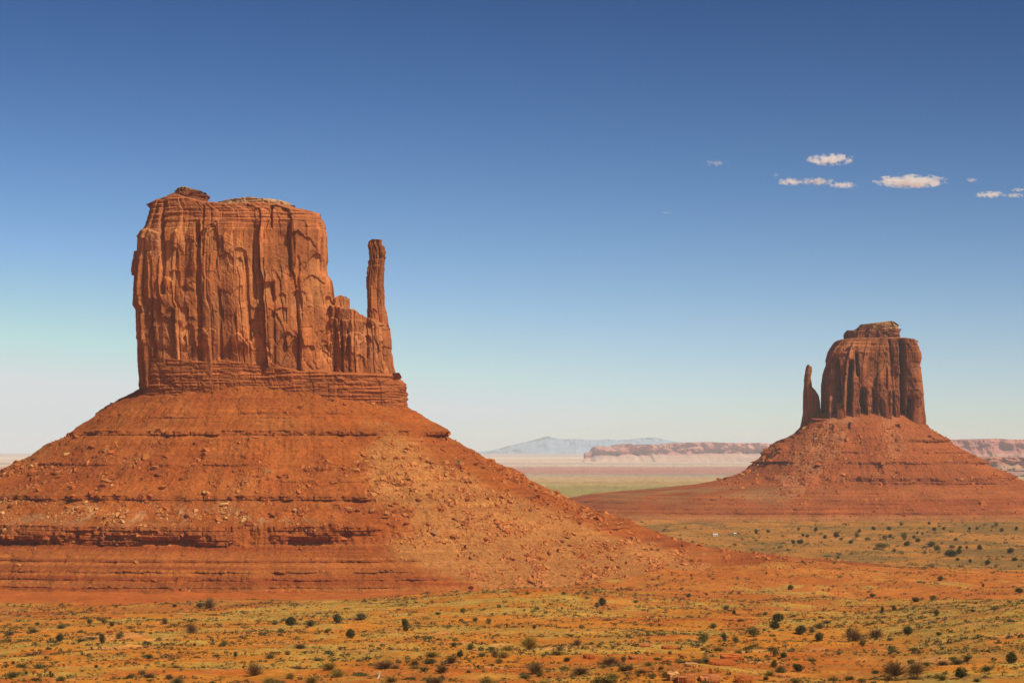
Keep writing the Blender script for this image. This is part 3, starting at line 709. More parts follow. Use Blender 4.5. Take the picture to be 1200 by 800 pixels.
wall('bedded_plinth', east, ED, 59, [(486, 939.5), (500, 938), (512, 934)], [(486, 1086), (492, 1087), (503, 1089.5), (512, 1096)], [(930, 490), (1000, 493), (1060, 491), (1100, 490)], 512, M_BED, flat_colour(np.array([.33, .095, .032]), np.array([.43, .135, .045]), 3),
     lambda u, z, px, py, P: bedded(5.9, 1.8)(u, z, px, py, P) - 1, NF=420, NB=60, M_=70, n=3.4, origin=EO)
def fanE(px, py):
    n = fbm(px * .03, py * .04, 5.9, 4)
    a = bump(px + 20 * n, np.interp(py, [485, 580], [988, 925]), 22) * (1 - sst(575, 590, py))
    b = bump(px + 20 * n, np.interp(py, [485, 580], [1040, 1060]), 14) * (1 - sst(530, 550, py))
    return np.clip(sst(.3, .6, a) + .7 * sst(.3, .7, b), 0, 1)
e_ledges = [(12, 3.5, 5, [(1062, 1112), (900, 925)]), (5, 9, 8, [(898, 916)]), (-7, 7, 6, [(886, 905)]), (-5, 2, 2.5, [(975, 1012), (1080, 1135)]), (-19, 3, 4.5, [(870, 960), (990, 1165)]), (-41, 4.5, 6.5, [(900, 942), (995, 1200)]), (-47, 3, 4, [(1020, 1200)]), (-60, 2.0, 2.2, [(900, 1400)]),
            (-69, 1.6, 2.2, [(820, 1000), (1040, 1200)]), (-74, 1.6, 2.0, [(640, 900), (980, 1400)]), (-81, 1.8, 2.4, [(700, 960), (1060, 1160)]), (-86, 1.8, 2.6, [(780, 1400)])]
def e_tcol(px, py, P, lip):
    X, Y, Z = P[..., 0], P[..., 1], P[..., 2] - EYE
    n = fbm(X / 50, Y / 50, Z / 50, 5)
    c = mix(np.array([.36, .090, .024]), np.array([.42, .125, .036]), np.clip(.5 + n, 0, 1))
    band = fbm(X / 600, Y / 600, Z * .28, 4)
    low = 1 - sst(-58, -50, Z)
    c = mix(c, mix(np.array([.33, .075, .020]), np.array([.44, .135, .036]), np.clip(.5 + 1.6 * band, 0, 1)), low * .85)
    c = mix(c, np.array([.49, .185, .072]), fanE(px, py) * .8)
    gr = low * (1 - sst(900, 990, px)) * sst(-.25, .15, fbm(X / 60, Y / 60, 3.9, 4)) * bump(Z, -58, 17)
    c = mix(c, np.array([.36, .20, .075]), gr * .7)
    c = mix(c, np.array([.28, .08, .033]), lip * .4)
    c = mix(c, np.array([.42, .2, .065]), (1 - sst(-93, -86, Z + 3 * n)) * .6)
    return c
TE = talus('talus_slope', east, ED, 1013.5, 75.5, 63,
           [(60, -30), (30.8, -2), (18.5, 12), (1.2, 40.7), (-3.7, 47), (-18.5, 59), (-34.5, 77.7), (-40.7, 96), (-51.8, 145), (-59, 220), (-65, 293), (-74, 343), (-102, 480)],
           [(60, -32), (27, -2), (13.6, 23), (8.6, 26), (-6, 50.6), (-19.7, 77.7), (-24.7, 82), (-37, 110), (-43, 117), (-49, 137), (-68, 190), (-102, 330)],
           [(60, -22), (45, -4), (42, 0), (12, 46), (8, 50), (-20, 96), (-42, 130), (-50, 140), (-62, 180), (-80, 235), (-102, 290)],
           e_ledges, e_tcol, M_TALUS, EO, 50, -102, NF=900, NB=90, rows=210, seed=7.0, gully=9, pr=2.2, fan=fanE)

# ------------------------------------------------------------------ far mesas, mountains
def far_mesa(name, D, pts, base_y, depth, colf, label, slope=0.5, seed=1.0, NX=500, structure=False, cliff=0.4):
    """a long tableland: front slope with a cliff band near the rim, flat top, closed back"""
    pts = np.array(pts)
    xs = np.linspace(pts[0, 0], pts[-1, 0], NX)
    X = (xs - 600) / F * D
    zt = (HORIZON - np.interp(xs, pts[:, 0], pts[:, 1])) / F * D
    zb = (HORIZON - base_y) / F * D
    rows = []
    H = np.maximum(zt - zb, 1)
    for v in list(np.linspace(0, 1 - cliff, 14)) + list(np.linspace(1 - cliff + .01, 1, 26)):
        z = zb + H * v
        if v <= 1 - cliff: off = (1 - v / (1 - cliff)) * H * (1 - cliff) / slope
        else: off = -(v - (1 - cliff)) * H * .12
        nn = fbm(X / (D * .012), v * 1.5, seed, 5) * D * .012 * (1 - .6 * v) + fbm(X / (D * .003), v * 2, seed + 2, 3) * D * .0022
        rows.append(np.stack([X, D - off + nn, EYE + z], -1))
    top = rows[-1]
    for t, dz in ((.1, 0), (.5, 0), (1, 0), (1.02, -1)):
        q = top.copy(); q[:, 1] += depth * t * np.clip(np.minimum(xs - xs[0], xs[-1] - xs) / 60, 0, 1); q[:, 2] = np.where(dz < 0, EYE + zb - 10, q[:, 2]); rows.append(q)
    P = np.array(rows)
    px, py = pxpy(P)
    o = grid_obj(name, P, M_FAR, colf(P, (P[..., 2] - EYE - zb) / H[None, :]))
    return o
def mesa_col(a, b, c0):
    def f(P, v):
        n = fbm(P[..., 0] / 900, P[..., 1] / 900, P[..., 2] / 25, 4)
        c = mix(c0, a, sst(.32, .55, v + .2 * n)); return mix(c, b, sst(.62, .8, v + .3 * n) * .8)
    return f
A_, B_, C_ = np.array([.46, .18, .14]), np.array([.52, .24, .18]), np.array([.56, .30, .2])
m1 = far_mesa('mesa', 26000, [(684, 531), (692, 530), (697, 523.5), (705, 522.5), (716, 523), (721, 524.5), (727, 522), (735, 520), (738, 519.5), (744, 521.5), (748, 524), (752, 521.5), (758, 522), (761, 523.5), (764, 520), (770, 521), (778, 520.5), (800, 519.5), (808, 518), (815, 519), (830, 517.5), (838, 518), (850, 518.5), (870, 518.8), (884, 519), (888, 518.5), (905, 519.5), (960, 520), (1010, 521)],
              543, 3500, mesa_col(A_, B_, np.array([.62, .42, .30])), '', seed=3.3, cliff=.5, slope=.12)
tag(m1, 'long pink mesa with a broken rim on the horizon between the two buttes', 'mesa', 'distant mesas')
m2 = far_mesa('mesa', 19000, [(1080, 527), (1100, 519), (1113, 516), (1122, 516), (1128, 515), (1140, 516.5), (1152, 515.5), (1160, 514), (1170, 513.6), (1182, 514.5), (1200, 515), (1230, 514), (1260, 517), (1320, 524)], 545, 3500, mesa_col(np.array([.40, .15, .11]), np.array([.46, .19, .14]), np.array([.50, .28, .2])), '', seed=5.3, cliff=.4)
tag(m2, 'mauve mesa wall on the horizon right behind the smaller butte', 'mesa', 'distant mesas')
m3 = far_mesa('mesa', 12500, [(1120, 545), (1140, 541), (1150, 537.5), (1160, 536), (1172, 535), (1185, 536), (1196, 535.5), (1215, 537), (1240, 541), (1260, 546)], 551, 900, mesa_col(np.array([.33, .12, .085]), np.array([.48, .2, .13]), np.array([.42, .24, .15])), '', seed=8.3, cliff=.45)
tag(m3, 'low dark red bluff on the plain below the mauve mesa', 'mesa', 'distant mesas')
m4 = far_mesa('mesa', 24000, [(-90, 540), (-70, 543), (-40, 544), (0, 543.5), (20, 544), (40, 545), (70, 549)], 556, 2500, mesa_col(np.array([.40, .17, .13]), np.array([.46, .24, .18]), C_), '', seed=9.3, cliff=.3)
tag(m4, 'low mauve tableland seen behind the foot of the big butte', 'mesa', 'distant mesas')
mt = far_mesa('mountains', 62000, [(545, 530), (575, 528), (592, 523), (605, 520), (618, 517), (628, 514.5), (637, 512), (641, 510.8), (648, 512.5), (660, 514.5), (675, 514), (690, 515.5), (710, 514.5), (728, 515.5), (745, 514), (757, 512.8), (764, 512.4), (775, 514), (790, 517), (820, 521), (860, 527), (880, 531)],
              533, 4000, lambda P, v: np.broadcast_to(np.array([.17, .31, .46]), P.shape), '', seed=2.7, cliff=.1, slope=.35)  # pale blue of distant haze put into the mountains' base colour
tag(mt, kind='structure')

# ------------------------------------------------------------------ boulders
def rock_variant(seed, sub=2):
    rg = np.random.default_rng(seed)
    import bmesh
    bm = bmesh.new(); bmesh.ops.create_icosphere(bm, subdivisions=sub, radius=1)
    V = np.array([v.co for v in bm.verts]); Fc = np.array([[v.index for v in f.verts] for f in bm.faces]); bm.free()
    for k in range(9):
        n = rg.normal(size=3); n /= np.linalg.norm(n); h = rg.uniform(.45, .85)
        d = V @ n; over = np.maximum(d - h, 0); V = V - over[:, None] * n[None, :]
    V *= rg.uniform(.7, 1.25, 3)[None, :] * np.array([1.15, .95, .75])
    V += .05 * np.stack([perlin(V[:, 0] * 2.5, V[:, 1] * 2.5, V[:, 2] * 2.5 + 10 * i + seed) for i in range(3)], -1)
    return V / np.abs(V).max() * .5, Fc
ROCKS = [rock_variant(s) for s in range(8)]
def block_variant(seed):
    rg = np.random.default_rng(seed)
    V = np.array([(x, y, z) for z in (-1, 1) for y in (-1, 1) for x in (-1, 1)], float) * rg.uniform(.5, 1.0, 3)[None, :] * np.array([1.1, .9, .75])
    V = V * np.where(V[:, 2:] > 0, rg.uniform(.5, 1.0, (8, 1)), 1) + rg.normal(size=(8, 3)) * .14
    return V * .55, np.array([(0, 2, 3, 1), (4, 5, 7, 6), (0, 1, 5, 4), (2, 6, 7, 3), (0, 4, 6, 2), (1, 3, 7, 5)])
ROCKS1 = [block_variant(s + 20) for s in range(14)]
TINTS = [np.array(c) for c in ((.41, .115, .026), (.47, .17, .046), (.33, .085, .022), (.56, .29, .10))]
rock_me = [[raw_mesh('boulder', V, Fc, M_BOULDER, np.broadcast_to(t, V.shape), smooth=False) for (V, Fc) in ROCKS] for t in TINTS]

def quad_area(P):
    a = P[1:, :-1] - P[:-1, :-1]; b = P[:-1, 1:] - P[:-1, :-1]
    return np.linalg.norm(np.cross(a, b), axis=-1)
def sample(P, dens, n, rng):
    C = P[:-1, :-1]; px, py = pxpy(C)
    w = quad_area(P) * dens(px, py, C[..., 2] - EYE); w[C[..., 1] > P[..., 1].mean() + 200] *= 0
    w = w.ravel() / w.sum()
    idx = rng.choice(w.size, n, p=w)
    i, j = np.unravel_index(idx, C.shape[:2])
    u, v = rng.random(n)[:, None], rng.random(n)[:, None]
    q = P[i, j] * (1 - u) * (1 - v) + P[i + 1, j] * u * (1 - v) + P[i, j + 1] * (1 - u) * v + P[i + 1, j + 1] * u * v
    return q
def densW(px, py, z):
    d = .25 + 1.6 * fanW(px, py) + .8 * bump(z, -20, 14) + 1.2 * bump(z, -44, 8)
    clus = sst(-.05, .4, fbm(px / 28, py / 18, 3.3, 4)) * 1.6
    d = d * (.15 + 1.5 * clus)
    d = d * np.where(z > 10, .25, 1) * np.where((z < -64) & (px < 540), .12, 1)
    return d * (px > -60) * (px < 1000) * sst(43, 38, z * 1.0) if False else d * (px > -60) * (px < 1000) * (z < 38)
def densE(px, py, z):
    return (.3 + 1.3 * fanE(px, py)) * (.2 + 1.4 * sst(-.15, .3, fbm(px / 14, py / 9, 1.3, 4))) * (px > 840) * (px < 1210) * (z < 36) * np.where(z < -55, .3, 1)
qW = sample(TW, densW, 46000, RNG); qE = sample(TE, densE, 9000, RNG)
sW = np.clip(.62 * RNG.pareto(2.35, len(qW)) + .45, 0, np.where(fanW(*pxpy(qW)) > .5, 5.5, 7)); sE = np.clip(1.3 * RNG.pareto(2.9, len(qE)) + 1.0, 0, 9)
# loose stones over the red swell and the flats
ng = 14000
aa = RNG.uniform(-.21, .21, ng); Rr = np.sqrt(RNG.uniform(480**2, 2050**2, ng))
qG = np.stack([aa * Rr, Rr, EYE + ground_rel(aa * Rr, Rr)], -1)
keep = RNG.random(ng) < np.where((Rr > 1500) & (aa > 0), 1, .3)
qG = qG[keep]; sG = np.clip(.35 * RNG.pareto(2.6, len(qG)) + .35, 0, 2.0)
qA = np.concatenate([qW, qE, qG]); sA = np.concatenate([sW, sE, sG]); src = np.concatenate([np.zeros(len(qW)), np.ones(len(qE)), np.full(len(qG), 2)])
pxA, pyA = pxpy(qA)
inview = (pxA > 0) & (pxA < 1200) & (pyA < 800)
big = np.argsort(-(sA / qA[:, 1]) * inview)[:285]
isbig = np.zeros(len(qA), bool); isbig[big] = True
def tint_of(k, px, py, z):
    r = RNG.random()
    if src[k] == 0 and fanW(np.array(px), np.array(py)) > .5 and r < .75: return 1
    if src[k] == 0 and -54 < z < -36 and px < 300 and r < .55: return 3
    return 3 if r < .03 else 1 if r < .38 else 2 if r < .55 else 0
LBL = {0: 'angular rust-red block on the big butte slope', 1: 'pale tan block', 2: 'dark red block', 3: 'cream block'}
names_t = {0: 'rust-red', 1: 'light tan', 2: 'dark brick-red', 3: 'cream-coloured'}
def bzone(k, px, py, z):
    if src[k] == 1: return 'on the rubble slope under the smaller butte'
    if src[k] == 2: return 'lying on the sandy flat'
    if fanW(np.array(px), np.array(py)) > .5: return 'in the tan rubble fan of the big butte'
    if z > 8: return 'high under the cliff of the big butte'
    if z > -33: return 'between the two upper ledges of the big butte'
    if z > -52: return 'on the stony shelf above the tall broken ledge'
    return 'at the foot of the big butte below its ledges'
for k in big:
    p, s = qA[k], sA[k]; z = p[2] - EYE
    t = tint_of(k, pxA[k], pyA[k], z)
    o = link('boulder', rock_me[t][RNG.integers(8)])
    o.location = (p[0], p[1], p[2] + s * .08); o.scale = (s, s * RNG.uniform(.7, 1.1), s * RNG.uniform(.6, 1.0)); o.rotation_euler = (RNG.uniform(-.4, .4), RNG.uniform(-.4, .4), RNG.uniform(0, 6.3))
    zn = bzone(k, pxA[k], pyA[k], z)
    tag(o, f'{names_t[t]} angular boulder {zn}', 'boulder', f'{names_t[t]} boulders {zn}')
def scatter(name, templates, pos, size, colours, mat, rot3=True, squash=None, sink=.12, smooth=False):
    Vs, Fs, Cs, off = [], [], [], 0
    pick = RNG.integers(len(templates), size=len(pos))
    for ti, (V, Fc) in enumerate(templates):
        s = np.nonzero(pick == ti)[0]
        if len(s) == 0: continue
        th = RNG.uniform(0, 2 * math.pi, len(s)); c_, s_ = np.cos(th)[:, None], np.sin(th)[:, None]
        x = V[None, :, 0] * c_ - V[None, :, 1] * s_; y = V[None, :, 0] * s_ + V[None, :, 1] * c_; z = np.broadcast_to(V[None, :, 2], x.shape)
        if rot3:
            t2 = RNG.uniform(-.6, .6, len(s)); c2, s2 = np.cos(t2)[:, None], np.sin(t2)[:, None]
            x, z = x * c2 - z * s2, x * s2 + z * c2
        sz = size[s][:, None] if size.ndim == 1 else None
        if sz is not None: sx = sy = szz = sz
        else: sx = sy = size[s, 0][:, None]; szz = size[s, 1][:, None]
        Q = np.stack([x * sx + pos[s, 0][:, None], y * sy + pos[s, 1][:, None], z * szz + pos[s, 2][:, None] + sink * szz], -1)
        Vs.append(Q.reshape(-1, 3)); n = V.shape[0]
        Fs.append((Fc[None] + (np.arange(len(s)) * n)[:, None, None] + off).reshape(-1, Fc.shape[1])); off += n * len(s)
        Cs.append(np.repeat(colours[s], n, 0))
    return link(name, raw_mesh(name, np.concatenate(Vs), np.concatenate(Fs), mat, np.concatenate(Cs), smooth))
rest = np.nonzero(~isbig)[0]
tc_ = np.array(TINTS)[RNG.choice(4, len(rest), p=[.46, .32, .18, .04])]
crm = (src[rest] == 0) & (qA[rest, 2] - EYE < -36) & (qA[rest, 2] - EYE > -54) & (pxA[rest] < 300) & (RNG.random(len(rest)) < .55)
tc_[crm] = TINTS[3]
fn_ = (src[rest] == 0) & (fanW(pxA[rest], pyA[rest]) > .5) & (RNG.random(len(rest)) < .7); tc_[fn_] = np.array([.52, .205, .058])
tc_ = tc_ * RNG.uniform(.8, 1.2, len(rest))[:, None]
rub = scatter('rubble', ROCKS1, qA[rest], sA[rest], tc_, M_RUBBLE); tag(rub, 'loose stones and small rubble strewn over the slopes', kind='stuff')

# ------------------------------------------------------------------ rock outcrop low in the middle
def slab_mesh(name, w, d, h, seed, tint):
    """irregular slab of sandstone, ragged outline, layered sides"""
    n = 44; th = np.linspace(0, 2 * math.pi, n, endpoint=False)
    rg = np.random.default_rng(seed)
    c, s = np.cos(th), np.sin(th)
    ex = np.sign(c) * np.abs(c) ** .6 * w / 2; ey = np.sign(s) * np.abs(s) ** .6 * d / 2
    jag = 1 + .22 * fbm(c * 1.3 + seed, s * 1.3, .5, 4) + .1 * (np.floor(rg.random(n) * 3) - 1) * .5
    rows = []; cols = []
    for v, f in ((0, 1.0), (.2, 1.02), (.22, .96), (.45, .98), (.47, 1.03), (.75, 1.05), (.78, 1.0), (.97, 1.0), (1, .97), (1.0, .6), (1.0, 0.0)):
        jj = jag * f + .02 * rg.normal(size=n)
        rows.append(np.stack([ex * jj, ey * jj, np.full(n, v * h) + .04 * h * rg.normal(size=n) * (v > .9)], -1))
    P = np.array(rows); col = np.broadcast_to(tint, P.shape) * (1 + .15 * rg.normal(size=(len(rows), 1, 1)))
    return raw_mesh(name, P.reshape(-1, 3), grid_faces(len(rows), n, True), M_RUBBLE, np.clip(col, .02, .8).reshape(-1, 3), smooth=False)
OUT = [  # photo x, y (foot), width px, height px, depth m, label
    (858, 773, 26, 5.5, 4.5, 'long red sandstone ledge with a black overhang beside the olive bushes'),
    (846, 779, 30, 5, 4.0, 'lower red ledge slab stepping down under the overhanging ledge'),
    (789, 797, 14, 9, 3.0, 'pale cracked sandstone block with a dark gap at its foot'),
    (806, 800, 22, 8, 4.0, 'broad tan sandstone slab next to the pale cracked block'),
    (832, 801, 24, 7, 4.0, 'tilted orange slab in front of the red ledges'),
    (810, 781, 14, 4, 2.5, 'small flat cream slab on the rocky hummock'),
    (872, 799, 20, 5, 3.5, 'low orange slab among shrubs right of the tilted slab'),
    (752, 757, 22, 2.6, 3.5, 'thin red ledge on the sandy rise above the tan slabs'),
    (786, 760, 20, 2.6, 3.5, 'thin dark-fronted ledge running right of the thin red ledge'),
    (913, 793, 16, 3.5, 3.0, 'flat pinkish slab below the dark juniper clump'),
    (690, 772, 12, 5, 2.5, 'pale wedge of bare rock beside the big brown shrub'),
    (745, 771, 16, 3, 2.5, 'low rust-coloured slab behind the olive shrub'),
]
for k, (x, y, w, h, dm, lab) in enumerate(OUT):
    p = ray_ground(x, min(y, 799.5))
    if p is None: continue
    sc = p[1] / F
    o = link('rock_slab', slab_mesh('rock_slab', w * sc, dm * 1.3, h * sc * 1.25, 40 + k, (TINTS[0], TINTS[0], TINTS[3], TINTS[1], np.array([.48, .18, .06]), TINTS[3])[k] if k < 6 else TINTS[k % 2]))
    o.location = (p[0], p[1] + dm * .35, p[2] - h * sc * .3); o.rotation_euler = (RNG.uniform(.02, .14), RNG.uniform(-.08, .08), RNG.uniform(-.2, .2))
    tag(o, lab, 'rock', 'sandstone slabs of the rocky hummock')

# ------------------------------------------------------------------ plants
def leaf_cloud(lobes, n, ls, rg, up=.3, flat=False):
    """small leaf quads spread through ellipsoid lobes (cx,cy,cz,rx,rz)"""
    lob = np.array(lobes); wts = lob[:, 3] ** 2 * lob[:, 4]; k = rg.choice(len(lob), n, p=wts / wts.sum())
    d = rg.normal(size=(n, 3)); d /= np.linalg.norm(d, axis=1)[:, None]; r = rg.random(n) ** (1 / 4.5)
    r = r * (1 + .14 * rg.normal(size=n))
    C = lob[k, :3] + d * r[:, None] * np.stack([lob[k, 3], lob[k, 3], lob[k, 4]], -1)
    C[:, 2] = np.maximum(C[:, 2], .02)
    nrm = d * .6 + rg.normal(size=(n, 3)) * .7 + np.array([0, 0, up]); nrm /= np.linalg.norm(nrm, axis=1)[:, None]
    t = np.cross(nrm, rg.normal(size=(n, 3))); t /= np.linalg.norm(t, axis=1)[:, None]; b = np.cross(nrm, t)
    s = ls * rg.uniform(.6, 1.4, n)[:, None]
    V = np.stack([C - t * s - b * s * .5, C + t * s - b * s * .5, C + t * s * .7 + b * s * .6, C - t * s * .7 + b * s * .6], 1).reshape(-1, 3)
    return V, np.arange(4 * n).reshape(-1, 4)
def twig_cloud(n, rg, spread=.5, h=1.0, th=.012):
    a = rg.uniform(0, 6.283, n); e = rg.uniform(.25, 1.35, n); l = h * rg.uniform(.55, 1.0, n)
    d = np.stack([np.cos(a) * np.cos(e) * spread / .5 * .9, np.sin(a) * np.cos(e) * spread / .5 * .9, np.sin(e)], -1)
    st = rg.random(n)[:, None] * .55
    base = d * st * l[:, None]; tip = d * l[:, None] + rg.normal(size=(n, 3)) * .07
    tip[:, 2] = np.maximum(tip[:, 2], .02); base[:, 2] = np.maximum(base[:, 2], 0)
    w = np.cross(d, rg.normal(size=(n, 3))); w /= np.linalg.norm(w, axis=1)[:, None]; w *= th
    V = np.stack([base - w, base + w, tip + w * .5, tip - w * .5], 1).reshape(-1, 3)
    return V, np.arange(4 * n).reshape(-1, 4)
def trunk_mesh(rg, h=.5, r=.06, name='trunk', mat=None, nb=5):
    """tapering stem with a few limbs as one mesh"""
    Vs, Fs, off = [], [], 0
    def tube(p0, p1, r0, r1):
        nonlocal off
        d = p1 - p0; u = np.cross(d, [.3, .9, .1]); u /= np.linalg.norm(u); w = np.cross(d, u); w /= np.linalg.norm(w)
        k = 6; th = np.linspace(0, 2 * math.pi, k, endpoint=False)
        mid = (p0 + p1) / 2 + rg.normal(size=3) * .05 * np.linalg.norm(d)
        for c_, rr_ in ((p0, r0), (mid, (r0 + r1) / 2), (p1, r1)):
            Vs.append(c_ + rr_ * (np.cos(th)[:, None] * u + np.sin(th)[:, None] * w))
        Fs.append(grid_faces(3, k, True) + off); off += 3 * k
    top = np.array([rg.uniform(-.06, .06), rg.uniform(-.06, .06), h * .6])
    tube(np.array([0, 0, -.08]), top, r, r * .7)
    for _ in range(nb):
        a = rg.uniform(0, 6.283)
        tube(top * rg.uniform(.4, 1), top + np.array([math.cos(a) * .28, math.sin(a) * .28, rg.uniform(.12, .42) * h * 1.6]), r * .55, r * .15)
    return raw_mesh(name, np.concatenate(Vs), np.concatenate(Fs), mat or M_WOOD, None)
DARK = [(.052, .060, .016), (.062, .066, .018), (.045, .055, .016)]
def cvar(V, base, rg, amt=.35, per=4):
    n = len(V) // per
    c = np.array(base)[None, :] * (1 + amt * (rg.random((n, 1)) * 2 - 1)) * (1 + .12 * rg.normal(size=(n, 3)))
    return np.clip(np.repeat(c, per, 0), .008, .7)
VAR = {}
def make_variants():
    for kind, base, cnt in (('juniper', (.070, .066, .011), 5), ('olive', (.14, .118, .024), 5), ('sage', (.14, .125, .040), 4), ('brown', (.21, .125, .042), 4), ('yellow', (.32, .22, .042), 4)):
        VAR[kind] = []
        for s in range(cnt):
            rg = np.random.default_rng(100 + s + hash_(kind))
            nl = rg.integers(4, 8)
            lobes = []
            for k in range(nl):
                a = rg.uniform(0, 6.283); q = rg.uniform(0, .27)
                lobes.append((math.cos(a) * q, math.sin(a) * q, rg.uniform(.3, .68), rg.uniform(.16, .27), rg.uniform(.2, .32)))
            lobes.append((0, 0, .42, .36, .38))
            if kind in ('juniper',): V, Fc = leaf_cloud(lobes, 1500, .032, rg)
            elif kind in ('olive',): V, Fc = leaf_cloud(lobes[:-1], 900, .032, rg)
            elif kind == 'sage': V, Fc = leaf_cloud([(c[0], c[1], c[2] * .8, c[3], c[4]) for c in lobes[:-1]], 620, .036, rg); V1, F1 = twig_cloud(200, rg, th=.012); V = np.concatenate([V1, V]); Fc = np.concatenate([F1, Fc + len(V1)])
            else:
                V1, F1 = twig_cloud(520, rg, spread=.5, th=.010); V2, F2 = leaf_cloud(lobes[:-1], 330, .026, rg)
                V = np.concatenate([V1, V2]); Fc = np.concatenate([F1, F2 + len(V1)])
            cr = raw_mesh('crown', V, Fc, M_BUSH, cvar(V, base, rg), smooth=False)
            tr = trunk_mesh(rg)
            VAR[kind].append((cr, tr))
def hash_(s): return sum(ord(c) * (i + 3) for i, c in enumerate(s))
make_variants()
KINDN = {'juniper': 'juniper_bush', 'olive': 'desert_shrub', 'sage': 'sagebrush', 'brown': 'dry_shrub', 'yellow': 'rabbitbrush'}
KINDC = {'juniper': 'bush', 'olive': 'shrub', 'sage': 'shrub', 'brown': 'shrub', 'yellow': 'shrub'}
LOOK = {'juniper': 'dark green juniper bush', 'olive': 'olive-green shrub', 'sage': 'grey-green sagebrush', 'brown': 'brown twiggy dry shrub', 'yellow': 'yellow-green rabbitbrush'}
J, O, S, B, Y_ = 'juniper', 'olive', 'sage', 'brown', 'yellow'
